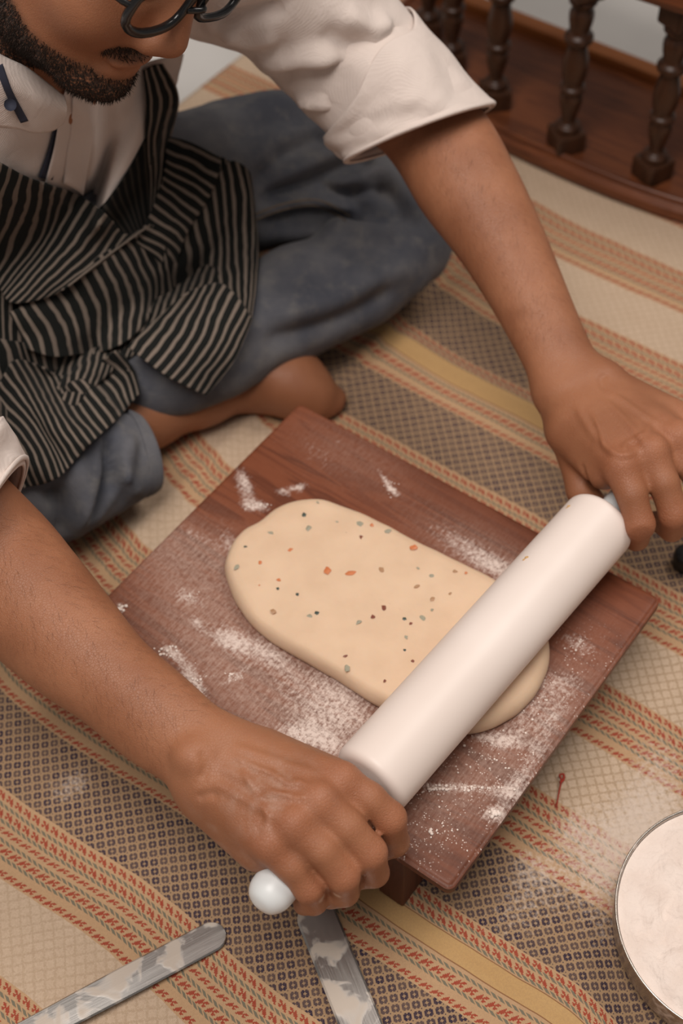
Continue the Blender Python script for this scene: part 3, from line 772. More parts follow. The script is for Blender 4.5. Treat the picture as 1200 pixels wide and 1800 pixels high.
# skin: warm brown, a little uneven
n = NT('brown_skin'); c = n.coord('Object')
a_ = n.noise(c, 16, 3, .55); b_ = n.noise(c, 75, 3, .6); c_ = n.noise(c, 480, 3, .6); cr_v = n.voro(c, 520, 'DISTANCE_TO_EDGE')
col = n.mix(n.smooth(a_, .3, .7), lin(144, 92, 63), lin(162, 108, 77)); col = n.mix(n.smooth(b_, .4, .8)*.25, col, lin(138, 84, 58))
col = n.mix(n.attr('redness')*.55, col, lin(174, 108, 78)); col = n.mix(n.attr('floury')*n.smooth(b_, .4, .75)*.28, col, lin(206, 180, 162))
col = n.mix(n.attr('beard')*n.smooth(c_, .25, .55), col, lin(34, 24, 19)); col = n.mix(n.attr('nail'), col, lin(208, 176, 156))
M_skin = n.out(col, .44+a_*.12, n.bump((n.smooth(cr_v, .0, .12)*.35+c_*.6)*(1.0+n.attr('redness')*2.2)+b_*.6, .38, .0010), spec=.42, sss=(.12, (.010, .004, .002), 1.0))

SKIN_H = 0.0017
pts_red, pts_flr, pts_nail = [], [], []
meshes = []
def arm_hand(stn, wrist_i, hand, lo, hi):
    f = Field(lo, hi, SKIN_H)
    V, Q, C = loft(stn, 36, 6)
    f.mesh(V, Q)
    hand(f)
    f.smooth(1)
    meshes.append(f.poly())
def fingers(f, chains, kpalm, sc_=.935):
    arrs = []
    for pts, rads in chains:
        rads = [r*sc_ for r in rads]
        P_ = np.array(pts); m = max(rads)+.014; sl, P = f.box(P_.min(0)-m, P_.max(0)+m)
        if P[0].size == 0: continue
        arrs.append((sl, chain_sd(P, pts, rads, .0035)))
    # fingers stay apart from each other, and melt into the palm only at the root
    palm = f.a.copy(); allf = np.full(f.n, 1.0, np.float32)
    for sl, d in arrs: allf[sl] = np.minimum(allf[sl], d)
    k = kpalm; hh = np.clip(.5+.5*(palm-allf)/k, 0, 1); f.a = palm*(1-hh)+allf*hh-k*hh*(1-hh)

# ---- right hand, gripping the near handle
def g(px, py, z): return at(px, py, z)
def hand_near(f):
    g = lambda x, y, z: at(x, y, z+DZ)
    w1, w2 = g(392, 1308, .140), g(352, 1368, .136)
    mcp = [g(600, 1373, .146), g(560, 1409, .1515), g(515, 1448, .149), g(474, 1483, .139)]
    for p, r0, r1 in zip(mcp, (.019, .019, .018, .018), (.0125, .0128, .0122, .0120)):
        t = [0, .35, .7, 1][[np.allclose(p, q) for q in mcp].index(True)]
        f.cone(lerp(w1, w2, t), r0, p, r1, .012)
    f.cone(g(425, 1335, .125), .022, g(560, 1395, .120), .015, .014)         # palm
    f.cone(g(365, 1400, .122), .019, g(455, 1488, .118), .017, .012)         # heel of the hand
    f.cone(g(470, 1330, .128), .016, g(585, 1368, .126), .014, .012)         # web toward the thumb
    f.ell(g(338, 1327, .157), np.eye(3), (.0125, .012, .011), .010)          # wrist bone
    for p, r in zip(mcp, (.0088, .0092, .0088, .0080)): f.cone(p+EZ*.0045, r, p+EZ*.0046+E1*.001, r, .006)   # knuckles
    ch = [([mcp[0], lerp(mcp[0], g(688, 1436, .128), .55)+EZ*.003, g(685, 1438, .126), g(694, 1480, .095), g(668, 1496, .083)], (.0128, .0118, .0118, .0104, .0086)),
          ([mcp[1], lerp(mcp[1], g(652, 1496, .126), .55)+EZ*.003, g(650, 1498, .125), g(658, 1534, .094), g(630, 1544, .081)], (.0130, .0122, .0120, .0104, .0086)),
          ([mcp[2], lerp(mcp[2], g(606, 1536, .122), .55)+EZ*.003, g(603, 1539, .120), g(606, 1568, .091), g(580, 1578, .079)], (.0125, .0118, .0116, .0102, .0086)),
          ([mcp[3], lerp(mcp[3], g(544, 1558, .116), .55)+EZ*.002, g(542, 1560, .113), g(552, 1584, .090), g(534, 1590, .079)], (.0122, .0112, .0108, .0096, .0082)),
          ([g(470, 1345, .120), g(545, 1385, .098), g(600, 1425, .088), g(632, 1455, .086)], (.0170, .0135, .0115, .0095))]
    for a, b in zip(ch[:3], ch[1:4]): f.cone(lerp(a[0][0], a[0][2], .30)-EZ*.004, .0085, lerp(b[0][0], b[0][2], .30)-EZ*.004, .0085, .006)
    fingers(f, ch, .0045)
    pts_red.extend([(p, .016) for p in mcp]+[(c[0][2], .013) for c in ch[:4]])
    pts_flr.extend([(g(395, 1480, .115), .03), (g(440, 1515, .115), .025), (ch[0][0][3], .014), (ch[3][0][4], .01), (g(470, 1390, .16), .03)])
    pts_nail.extend([(c[0][4]+nrm(c[0][4]-c[0][3])*.004+E1*.006, .0062) for c in ch[:4]])
near = [((-260, 600), (-380, 800), .35, .8), ((-110, 720), (-240, 950), .26, .8), ((34, 863), (-68, 1092), .195, .86), ((117, 959), (0, 1158), .180, .86), ((188, 1048), (78, 1222), .170, .85),
        ((250, 1125), (150, 1270), .160, .82), ((320, 1187), (228, 1335), .150, .78), ((372, 1235), (297, 1378), .142, .72), ((412, 1276), (338, 1412), .139, .66)]
near = [(a, b, z+DZ*w, q) for (a, b, z, q), w in zip(near, (0, .2, .5, .6, .7, .8, .9, 1, 1))]
pp = np.array([at(*((a[0]+b[0])/2, (a[1]+b[1])/2), z) for a, b, z, _ in near])
arm_hand(near, 8, hand_near, np.minimum(pp.min(0), g(700, 1600, .08))-.07+[0, 0, .0], np.maximum(pp.max(0), g(700, 1300, .1))+[.03, .07, .07])

# ---- left hand, gripping the far handle
def hand_far(f):
    g = lambda x, y, z: at(x, y, z+DZ)
    w1, w2 = g(985, 690, .132), g(1042, 672, .134)
    mcp = [g(1090, 818, .150), g(1142, 796, .153), g(1190, 770, .150), g(1226, 748, .140)]
    for p, t, r0, r1 in zip(mcp, (0, .4, .75, 1), (.021, .020, .019, .018), (.0140, .0138, .0130, .0125)):
        f.cone(lerp(w1, w2, t), r0, p, r1, .014)
    f.cone(g(1010, 745, .120), .024, g(1090, 800, .122), .018, .014)
    f.cone(g(1075, 720, .122), .019, g(1200, 765, .118), .017, .012)
    f.cone(g(1000, 760, .128), .018, g(1062, 830, .130), .014, .012)
    f.ell(g(1062, 660, .148), np.eye(3), (.012, .012, .010), .010)
    for p, r in zip(mcp, (.0098, .0102, .0096, .0086)): f.cone(p+EZ*.0050, r, p+EZ*.0051+E1*.001, r, .006)
    ch = [([mcp[0], lerp(mcp[0], g(1124, 918, .127), .55)+EZ*.003, g(1124, 922, .124), g(1118, 946, .092), g(1092, 930, .083)], (.0138, .0126, .0124, .0105, .0088)),
          ([mcp[1], lerp(mcp[1], g(1184, 900, .127), .55)+EZ*.003, g(1184, 904, .124), g(1180, 930, .092), g(1152, 915, .082)], (.0138, .0126, .0122, .0105, .0088)),
          ([mcp[2], lerp(mcp[2], g(1236, 872, .122), .55)+EZ*.003, g(1236, 876, .119), g(1232, 902, .090), g(1204, 888, .081)], (.0130, .0118, .0114, .0100, .0084)),
          ([mcp[3], lerp(mcp[3], g(1276, 832, .116), .55)+EZ*.002, g(1276, 836, .113), g(1274, 860, .090), g(1250, 850, .082)], (.0122, .0105, .0100, .0090, .0078)),
          ([g(1006, 748, .122), g(1010, 800, .112), g(1022, 862, .098), g(1058, 905, .088)], (.0190, .0150, .0130, .0110))]
    for a, b in zip(ch[:3], ch[1:4]): f.cone(lerp(a[0][0], a[0][2], .26)-EZ*.004, .0095, lerp(b[0][0], b[0][2], .26)-EZ*.004, .0095, .006)
    fingers(f, ch, .0050)
    pts_red.extend([(p, .017) for p in mcp]+[(c[0][2], .014) for c in ch[:4]])
    pts_nail.extend([(c[0][4]+nrm(c[0][4]-c[0][3])*.004, .006) for c in ch[:4]])
far = [((370, -20), (480, -130), .395, .8), ((510, 118), (660, 45), .318, .8), ((605, 208), (770, 130), .274, .84), ((684, 277), (851, 202), .245, .88), ((740, 368), (905, 295), .222, .86), ((800, 445), (945, 380), .200, .85), ((850, 520), (978, 460), .180, .83),
       ((890, 588), (1008, 535), .162, .80), ((920, 645), (1036, 600), .148, .74), ((946, 706), (1062, 655), .138, .68)]
far = [(a, b, z+DZ*w, q) for (a, b, z, q), w in zip(far, (0, .15, .35, .5, .6, .7, .8, .9, 1, 1))]
pp = np.array([at(*((a[0]+b[0])/2, (a[1]+b[1])/2), z) for a, b, z, _ in far])
arm_hand(far, 9, hand_far, np.minimum(pp.min(0), g(1100, 960, .08))-[.06, .05, .07], np.maximum(pp.max(0), g(1290, 760, .1))+.06)

# ---- head, in its own frame: forward, his left, up
BOW = 0.496; HY = -0.82
hf0 = np.array([math.cos(HY), math.sin(HY), 0]); HF = hf0*math.cos(BOW)-EZ*math.sin(BOW); HU = hf0*math.sin(BOW)+EZ*math.cos(BOW)
roll_h = 0.416; HL = np.cross(HU, HF)
HU, HL = HU*math.cos(roll_h)+HL*math.sin(roll_h), HL*math.cos(roll_h)-HU*math.sin(roll_h)
HC = np.array([-.151, .941, .536])
def hd(a, b, c): return HC+HF*a+HL*b+HU*c
HR = np.stack([HF, HL, HU])
NECK = HC-.045*HF-.075*HU; NB = np.array([-.205, .965, .455])
f = Field(HC-[.20, .16, .22], HC+[.17, .17, .17], .0019)
f.ell(hd(-.012, 0, .030), HR, (.100, .078, .095))
f.ell(hd(.028, 0, -.040), HR, (.066, .062, .082), .03)
for sg_ in (-1, 1):
    f.cone(hd(-.004, sg_*.052, -.058), .018, hd(.070, sg_*.016, -.102), .017, .022)
    f.ell(hd(.062, sg_*.036, -.036), HR, (.028, .026, .030), .02)
    f.cone(hd(.082, sg_*.014, .019), .011, hd(.072, sg_*.050, .016), .010, .014)
    f.ell(hd(.088, sg_*.032, .000), HR, (.014, .017, .012), 0.008, sub=True)
    f.ell(hd(.0745, sg_*.031, -.001), HR, (.0125, .0135, .0125), .003)
    f.cone(hd(.100, sg_*.0125, -.045), .0075, hd(.092, sg_*.015, -.046), .008, .006)
    f.ell(hd(-.012, sg_*.080, -.012), HR, (.018, .006, .031), .006)
    f.cone(hd(.100, sg_*.006, -.055), .0035, hd(.103, sg_*.0068, -.053), .0028, .002, sub=True)
f.cone(hd(.092, 0, .008), .0085, hd(.107, 0, -.036), .0125, .012)
f.ell(hd(.084, 0, -.100), HR, (.016, .020, .016), .016)
f.ell(hd(.091, 0, -.0715), HR, (.0085, .024, .0055), .006)
f.ell(hd(.088, 0, -.0825), HR, (.0090, .020, .0062), .006)
f.cone(NECK, .056, NB, .062, .03)
f.smooth(1); meshes.append(f.poly())

# ---- bare foot and ankle of the right leg, resting beside the board
f = Field(g(250, 860, 0.0)-[.16, .04, 0.0], g(640, 600, .0)+[.04, .06, .16], .002)
f.cone(g(120, 785, .062), .038, g(250, 724, .046), .033)
f.cone(g(250, 724, .046), .033, g(350, 690, .039), .029, .02)
f.cone(g(350, 690, .039), .029, g(440, 664, .034), .0262, .02)
f.cone(g(440, 664, .034), .0262, g(490, 664, .034), .0285, .02)
f.cone(g(478, 662, .033), .028, g(522, 684, .032), .0265, .025)
f.cone(g(500, 668, .046), .020, g(546, 698, .028), .017, .02)
f.cone(g(520, 668, .032), .024, g(562, 697, .022), .015, .02)
f.ell(g(470, 650, .058), np.eye(3), (.012, .012, .010), .014)
toes = []
for i, (x, y) in enumerate(((590, 700), (588, 708), (580, 715), (570, 720), (560, 724))):
    toes.append(([g(560+(-2*i), 698+4*i, .024), g(x, y, .017)], (.013, .0115-.0008*i)))
fingers(f, toes, .006)
f.smooth(1); meshes.append(f.poly())

# ---- trunk inside the clothes, so that the figure is one body
f = Field((-.66, .55, .03), (.25, 1.36, .50), .006)
HIP = np.array([-.415, 1.135, .115]); CH = np.array([-.285, 1.02, .37])
SHL, SHR = CH+E2*.165+EZ*.02, CH-E2*.175+EZ*.01
f.cone(HIP, .08, CH, .085); f.cone(SHL, .045, SHR, .045, .04); f.cone(CH+EZ*.03, .07, NB, .06, .04)
ptl = lambda px, py, L: CC+nrm(ray(px, py))*L
f.cone(ptl(5, 45, 1.165), .045, ptl(105, 160, 1.195), .030, .02)
f.cone(SHL, .045, pp[0], .030, .03); q0 = at(-320, 700, .35); f.cone(SHR, .045, q0, .034, .03)
KR = at(-150, 860, .085); f.cone(HIP, .06, KR, .035, .03); f.cone(KR, .035, g(120, 785, .062), .034, .02)
meshes.append(f.poly())
# one surface
off = 0; VV, QQ, TT_ = [], [], []
for V, Q, T in meshes: VV.append(V); QQ.append(Q+off); TT_.append(T+off); off += len(V)
VV, QQ, TT_ = np.concatenate(VV), np.concatenate(QQ), np.concatenate(TT_)
grd = vdb.FloatGrid.createLevelSetFromPolygons(VV.astype(np.float32), TT_.astype(np.uint32) if len(TT_) else None, QQ.astype(np.uint32), vdb.createLinearTransform(voxelSize=.0018), 3.0)
V, T, Q = grd.convertToPolygons(0.0, 0.0)
Qb = Q[:, ::-1].astype(np.int32); V = np.asarray(V, float); bvb = bvh_of(V, Qb)
V, _n = creases(V, Qb, bvb, [([(404, 1322), (440, 1345), (475, 1358), (508, 1378), (524, 1374), (545, 1384)], .0021, .0016), ([(454, 1402), (483, 1395), (517, 1403), (540, 1400)], .0020, .0014), ([(458, 1405), (470, 1440), (462, 1468)], .0020, .0010), ([(425, 1342), (440, 1380), (455, 1402)], .0020, .0010),
    ([(405, 1310), (480, 1335), (560, 1360)], .0032, .0012), ([(380, 1345), (450, 1378), (530, 1405)], .0030, .0010), ([(372, 1372), (430, 1405), (490, 1440)], .0030, .0010), ([(346, 1404), (364, 1396), (384, 1398)], .0028, -.0014), ([(352, 1372), (362, 1345), (352, 1318)], .0030, -.0012),
    ([(1037, 722), (1054, 755), (1066, 787), (1098, 801), (1120, 790)], .0022, .0016), ([(1098, 801), (1100, 780), (1128, 765), (1150, 740)], .0021, .0012), ([(1060, 700), (1100, 740), (1138, 785)], .0030, .0012), ([(1075, 690), (1125, 725), (1185, 762)], .0030, .0011), ([(1010, 710), (1040, 760), (1085, 805)], .0030, .0009), ([(1064, 688), (1056, 668), (1068, 655)], .0028, -.0012),
    ([(1051, 868), (1030, 840), (1022, 815)], .0028, -.0014), ([(880, 590), (905, 560), (960, 560)], .006, -.0008), ([(430, 1348), (436, 1336)], .002, -.0008)])
body = mk_np('body', V, Qb, T[:, ::-1].astype(np.int32) if len(T) else None, M_skin, person)
V = np.asarray(V, float)
def near_attr(lst):
    a = np.zeros(len(V))
    for p, r in lst: a = np.maximum(a, np.exp(-(((V-p)**2).sum(1)/(r*r))))
    return a
pts_nail = [(CC+nrm(ray(*q))*cast([bvb], *q), r_) for q, r_ in (((566, 1580), .0042), ((592, 1574), .0038)) if cast([bvb], *q) is not None]
attr(body, 'redness', near_attr(pts_red)); attr(body, 'floury', near_attr(pts_flr)); attr(body, 'nail', sstep(.45, .6, near_attr(pts_nail))*0.7)
L_ = (V-HC)@HR.T                    # beard where it grows: along the jaw, chin and lip
bd = sstep(.012, .0, np.abs(L_[:, 2]+.062-(-.02)*0)*0+np.abs(np.hypot(L_[:, 0]-.0, 0)*0))*0
jaw = -.060-.62*np.clip(L_[:, 0], -.02, .09)*1.0+.012
inhead = (np.abs(L_[:, 1]) < .085) & (L_[:, 0] > -.03) & (L_[:, 0] < .13) & (L_[:, 2] > -.16) & (L_[:, 2] < .03)
bd = sstep(.008, -.008, L_[:, 2]-np.maximum(jaw-.010, -.086))*sstep(-.03, -.01, L_[:, 0])*(L_[:, 2] > -.14)
mus = np.exp(-(((L_[:, 2]+.062)/.0075)**2))*sstep(.07, .085, L_[:, 0])*sstep(.036, .026, np.abs(L_[:, 1]))
side = sstep(.018, .006, np.abs(L_[:, 0]-.004))*(np.abs(L_[:, 1]) > .05)*(L_[:, 2] > -.07)*(L_[:, 2] < .01)
lips = np.exp(-(((L_[:, 2]+.077)/.0085)**2))*sstep(.028, .02, np.abs(L_[:, 1]))*sstep(.07, .085, L_[:, 0])
attr(body, 'beard', np.clip(np.maximum(np.maximum(bd, mus), side)*(1-lips), 0, 1)*inhead)

# fine hair on both forearms
Nb_ = np.zeros(len(body.data.vertices)*3, np.float32); body.data.vertices.foreach_get('normal', Nb_); Nb_ = Nb_.reshape(-1, 3)
M_armhair = m_plain('fine_dark_hair', lin(72, 44, 31), lin(86, 54, 38), .7)
VV, FF = [], []
for stn in (near[2:8], far[3:9]):
    A_ = [at((a[0]+b[0])/2, (a[1]+b[1])/2, z) for a, b, z, _ in stn]; A0, A1 = A_[0], A_[-1]; ax_ = nrm(A1-A0); Ln = np.linalg.norm(A1-A0)
    t = (V-A0)@ax_; dist = np.linalg.norm(V-A0-t[:, None]*ax_, axis=1)
    idx = np.where((t > 0) & (t < Ln) & (dist < .06) & (Nb_[:, 2] > -.1))[0]
    side = np.cross(ax_, EZ)
    for i in rng.choice(idx, 1100, replace=False):
        nn = Nb_[i]; d = nrm(ax_*.8-nn*(ax_@nn)*.8+side*(.5*np.sign(nn@side))+rng.normal(size=3)*.22+nn*.12); L = .005+.005*rng.random(); p = V[i]+nn*.0001; w = nrm(np.cross(d, nn))*.000045; k = len(VV)
        VV += [p+w, p-w, p+d*L*.55+nn*.0006+w*.7, p+d*L*.55+nn*.0006-w*.7, p+d*L+nn*.0004]; FF += [(k, k+1, k+3, k+2), (k+2, k+3, k+4)]
ah = mk('arm_hair', VV, FF, M_armhair, person); ah['kind'] = 'stuff'; ah['label'] = 'fine dark hair on the forearms'
# ------------------------------------------------------------------ clothes
def surf(name, V, Q, T, mat, par, disp=None):
    o = mk_np(name, V, Q, T, mat, par); return o
# ---- jeans
n = NT('worn_denim'); c = n.coord('Object'); x, y, z = n.sep(c)
a_ = n.noise(c, 11, 4, .6); b_ = n.noise(c, 60, 3, .6); tw = (((x+z)*2600.0).sin()*.5+.5)*(((y-z)*2600.0).sin()*.5+.5); fn = n.noise(c, 900, 2)
col = n.mix(n.smooth(a_, .32, .68), lin(76, 78, 87), lin(112, 111, 114)); col = n.mix(n.smooth(b_, .45, .8)*.4, col, lin(136, 131, 124)); col = n.mix(fn*.3, col, lin(60, 62, 70))
M_denim = n.out(col, .88, n.bump(tw*.5+fn+b_*1.5, .35, .0008), spec=.15, sheen=.08)
f = Field((-.62, .52, .0), (.20, 1.42, .34), .0042)
thighL = [((60, 300), (120, 620), .150, .8), ((200, 235), (230, 540), .150, .8), ((330, 192), (345, 480), .140, .8), ((470, 160), (475, 440), .132, .8), ((600, 180), (600, 425), .118, .8), ((700, 265), (680, 440), .105, .85), ((765, 365), (735, 475), .085, .9), ((790, 420), (765, 480), .075, .9)]
shinL = [((790, 400), (770, 478), .070, .9), ((752, 372), (738, 510), .074, .9), ((680, 370), (690, 555), .080, .85), ((590, 400), (600, 605), .084, .8), ((480, 440), (490, 655), .086, .8), ((380, 500), (400, 705), .086, .8), ((290, 560), (300, 735), .082, .8), ((190, 590), (215, 735), .080, .8)]
shinR = [((-230, 690), (-180, 1010), .085, .8), ((-60, 680), (-10, 1000), .080, .8), ((60, 690), (90, 965), .074, .8), ((140, 705), (165, 932), .068, .82), ((205, 722), (232, 893), .062, .85), ((226, 728), (268, 866), .059, .85)]
thighR = [((-60, 330), (230, 520), .14, .8), ((-150, 430), (120, 640), .135, .8), ((-230, 560), (0, 800), .12, .8), ((-280, 700), (-100, 960), .10, .85)]
for s in (thighL, shinL, shinR, thighR):
    V, Q, _ = loft(s, 36, 6); f.mesh(V, Q, .018)
f.ell(HIP+[0, 0, .01], np.eye(3), (.165, .165, .115), .03)
f.smooth(1)
V, Q, T = f.poly(); V = np.asarray(V, float); V[:, 2] = np.maximum(V[:, 2], .0045)
bv = bvh_of(V, Q)
V, N = creases(V, Q, bv, [(p_, w_, 1.7*a_k) for p_, w_, a_k in [([(440, 322), (520, 262), (580, 235)], .010, -.006), ([(455, 350), (540, 325), (620, 285), (660, 270)], .009, -.009), ([(450, 372), (520, 350), (590, 358), (630, 385)], .006, .005),
                          ([(455, 395), (540, 380), (640, 390), (720, 372)], .008, -.006), ([(480, 420), (600, 400), (700, 420)], .014, .004), ([(470, 560), (600, 520), (740, 455)], .016, .005), ([(460, 600), (590, 560), (700, 500)], .010, -.004),
                          ([(650, 300), (690, 350), (740, 400)], .010, -.005), ([(400, 250), (480, 215), (560, 200)], .014, -.003), ([(560, 330), (620, 340), (680, 330)], .006, -.005), ([(350, 330), (420, 300), (500, 285)], .010, .003),
                          ([(190, 760), (195, 830), (175, 880), (150, 920)], .006, -.008), ([(120, 800), (150, 860), (140, 930)], .012, .006), ([(230, 760), (225, 830), (245, 870)], .007, .004), ([(90, 850), (110, 900), (105, 950)], .008, -.006), ([(205, 790), (215, 850)], .005, .004)]])
V = fbm_disp(V, N, 26, .0022, 3.0); V = fbm_disp(V, N, 70, .0007, 9.0); V[:, 2] = np.maximum(V[:, 2], .0045)
jeans = surf('jeans', V, Q, T, M_denim, person)
BV_J = bvh_of(V, Q)
# stitched hem and seams of the jeans
M_stitch = m_plain('seam_thread', lin(122, 104, 84), lin(108, 92, 76), .9)
def on_surf(bvs, pts, lift, nn=8):
    out = []
    for px, py in crom(np.array(pts, float), nn):
        t = cast(bvs, px, py)
        if t is not None: out.append(CC+nrm(ray(px, py))*(t-lift))
    return np.array(out)
for pts in ([(450, 376), (500, 358), (560, 352), (615, 380)], [(450, 386), (500, 368), (556, 362), (608, 388)]):
    P = on_surf([BV_J], pts, .0006)
    if len(P) > 3: mk('seam', *tube(P, .0007, 6), M_stitch, jeans)
V, Q, _ = loft([((222, 722), (257, 873), .0605, .86), ((230, 726), (272, 866), .0590, .86), ((236, 730), (279, 860), .0580, .86)], 40, 5, cap=False, grow=.0015)
hem = mk('hem', V, Q, M_denim, jeans); mod(hem, 'SOLIDIFY', thickness=.0045, offset=-1); mod(hem, 'SUBSURF', levels=1, render_levels=1)

# ---- shirt
n = NT('white_cotton'); c = n.coord('Object'); x, y, z = n.sep(c)
a_ = n.noise(c, 14, 4, .6, .8); wv = ((x*5200.0+z*1800.0).sin()+(y*5200.0-z*2500.0).sin())*.25; b_ = n.noise(c, 45, 4, .6, 1.0)
M_shirt = n.out(n.mix(a_, lin(219, 205, 197), lin(207, 192, 184)), .85, n.bump(b_*1.2+wv*.2, .45, .0022), spec=.2, sheen=.1)
M_navy = m_plain('navy_tape', lin(34, 38, 54), lin(44, 47, 62), .8)
f = Field((-.68, .45, .05), (.16, 1.36, .60), .0042)
def torso_ring(c, w, dth, fwd):     # thick ring used as ellipsoid
    f.ell(c, np.stack([nrm(fwd), E2, np.cross(nrm(fwd), E2)]), (dth, w, .115), .06)
ax = nrm(CH-HIP); fw = nrm(E1-ax*(E1@ax))
for t, w, d in ((0.05, .170, .145), (.3, .165, .140), (.55, .170, .132), (.8, .182, .128), (1.0, .172, .112)):
    c_ = lerp(HIP, CH, t); f.ell(c_, np.stack([fw, E2, ax]), (d, w, .105), .05)
f.cone(SHL-E2*.03, .070, SHR+E2*.03, .070, .05); f.cone(CH+ax*.05, .085, NB, .075, .04)
f.cone(SHR, .066, at(-390, 610, .385), .072, .03); f.cone(SHL, .066, at(380, -100, .41), .074, .03)
slvL = [((235, 20), (520, -230), .415, .9), ((330, 45), (590, -135), .392, .9), ((415, 85), (660, -50), .362, .88), ((478, 140), (735, 42), .325, .86), ((548, 208), (790, 108), .302, .86), ((588, 250), (828, 155), .286, .86), ((616, 282), (857, 192), .274, .86)]
slvR = [((-330, 430), (-520, 760), .40, .88), ((-200, 540), (-400, 870), .335, .88), ((-80, 660), (-290, 990), .282, .88), ((-10, 735), (-190, 1055), .25, .88), ((36, 822), (-105, 1105), .230, .88)]
V, Q, _ = loft(slvL[:5], 36, 6); f.mesh(V, Q, .02)
V, Q, _ = loft(slvR[:4], 36, 6); f.mesh(V, Q, .02)
f.cone(NB+E1*.045-EZ*.03, .040, NECK+HF*.02, .064, .006, sub=True); f.cone(NB, .060, NECK, .062, .006, sub=True)
f.cone(ptl(5, 60, 1.095), .026, ptl(60, 112, 1.112), .022, .006, sub=True); f.cone(ptl(60, 112, 1.112), .022, ptl(112, 165, 1.155), .012, .006, sub=True)
f.smooth(1); V, Q, T = f.poly(); V = np.asarray(V, float)
bv = bvh_of(V, Q)
V, N = creases(V, Q, bv, [(p_, w_*.8, 1.5*a_k) for p_, w_, a_k in [([(370, 40), (430, 30), (500, 5)], .009, -.008), ([(385, 55), (440, 75), (490, 60)], .010, .005), ([(450, 105), (520, 110), (600, 100)], .012, .005), ([(480, 140), (540, 125), (620, 130)], .010, -.005),
                          ([(520, 175), (580, 180), (640, 175)], .008, .005), ([(540, 195), (600, 192), (655, 190)], .006, -.007), ([(560, 60), (610, 85), (660, 70)], .012, -.004), ([(600, 20), (650, 50), (690, 40)], .012, .004), ([(640, 110), (680, 90), (710, 50)], .010, -.004),
                          ([(130, 160), (150, 240), (140, 330)], .008, .006), ([(165, 150), (190, 230), (170, 350)], .009, -.007), ([(215, 200), (200, 290), (190, 370)], .010, .006), ([(250, 180), (240, 260), (200, 340)], .008, -.005), ([(340, 20), (345, 70), (330, 130)], .008, -.004)]])
V = fbm_disp(V, N, 20, .002, 1.0); V = fbm_disp(V, N, 48, .0012, 5.0)
shirt = surf('shirt', V, Q, T, M_shirt, person); BV_S = bvh_of(V, Q)
def open_sleeve(name, stn, n_, th_start, grow, par, amp, seed):
    """a rolled sleeve: tube from a slanted start to the hem, with folds"""
    Vv, _, C = loft(stn, 64, n_, cap=False, grow=grow); m_ = len(C); G = Vv.reshape(m_, 64, 3)
    out = []; R_ = 26
    for i in range(R_+1):
        row = []
        for k in range(64):
            t0 = th_start(2*math.pi*k/64); t = (t0+(1-t0)*i/R_)*(m_-1); a = min(int(t), m_-2); p = lerp(G[a, k], G[a+1, k], t-a)
            cn = lerp(C[a], C[a+1], t-a); d = nrm(p-cn); u = i/R_
            fd = .0022*math.sin(2*math.pi*k/64*8+u*7+seed)*max(0, mnoise.noise((k/64*5+seed*3, u*3, 1.0))+.25)*sstep(.1, .4, u)*(1-sstep(.8, .95, u)); w = fd+amp*(mnoise.noise((k/64*9*1.0+seed, u*2.2+math.cos(2*math.pi*k/64), seed))+.6*math.sin(2*math.pi*k/64*3+u*5+seed)*.5)*sstep(0, .2, u)*(1-.6*sstep(.85, 1, u))
            row.append(p+d*(w-(.007*(1-sstep(0, .3, u)) if name == 'sleeve' else 0)+.0035*sstep(.88, .97, u)*(1-.9*sstep(.97, 1, u))))
        out += row
    o = mk(name, out, grid_faces(R_+1, 64, True), M_shirt, par); mod(o, 'SOLIDIFY', thickness=.0028, offset=0); mod(o, 'SUBSURF', levels=1, render_levels=1); return o
open_sleeve('sleeve', slvL[3:], 8, lambda a: 0.0, .0, shirt, .004, 2.0)
open_sleeve('rolled_cuff', slvL[2:], 8, lambda a: .40-.17*math.cos(a)*-1+.10*math.sin(a)*0-.02 if False else .42+.24*math.cos(a), .0035, shirt, .005, 7.0)
open_sleeve('sleeve', slvR[1:], 8, lambda a: 0.2, .001, shirt, .004, 4.0)
open_sleeve('rolled_cuff', slvR[2:], 8, lambda a: .55, .0055, shirt, .003, 5.0)

# ---- cloth patches laid over the body
def drape(bvs, cols, nu, nv, lift, smooth=14, fallback=None, push=None):
    """cols: lines of places across the cloth; returns points resting just over what is below"""
    C = [crom(np.array(c, float), nv) for c in cols]; G = crom(np.stack(C).reshape(len(C), -1), nu).reshape(-1, len(C[0]), 2)
    a, b = G.shape[:2]; D = np.full((a, b), np.nan)
    for i in range(a):
        for j in range(b):
            t = cast(bvs, G[i, j, 0], G[i, j, 1])
            if t is not None: D[i, j] = t
    if np.isnan(D).any():
        m = np.nanmean(D) if fallback is None else fallback
        for _ in range(60):
            nanm = np.isnan(D)
            if not nanm.any(): break
            Pd = np.pad(D, 1, mode='edge'); st = np.stack([Pd[:-2, 1:-1], Pd[2:, 1:-1], Pd[1:-1, :-2], Pd[1:-1, 2:]])
            cnt = (~np.isnan(st)).sum(0); s_ = np.nansum(st, 0); fill = np.where(cnt > 0, s_/np.maximum(cnt, 1), np.nan); D = np.where(nanm, fill, D)
        D = np.where(np.isnan(D), m, D)
    hard = D.copy(); S = D.copy()
    for _ in range(smooth):
        Pd = np.pad(S, 1, mode='edge'); S = (Pd[:-2, 1:-1]+Pd[2:, 1:-1]+Pd[1:-1, :-2]+Pd[1:-1, 2:]+2*S)/6; S = np.minimum(S, hard)
    S = S-lift
    if push is not None:
        uu, vv = np.meshgrid(np.linspace(0, 1, a), np.linspace(0, 1, b), indexing='ij'); S = S-push(uu, vv)
    P = np.array([[CC+nrm(ray(*G[i, j]))*S[i, j] for j in range(b)] for i in range(a)])
    return P
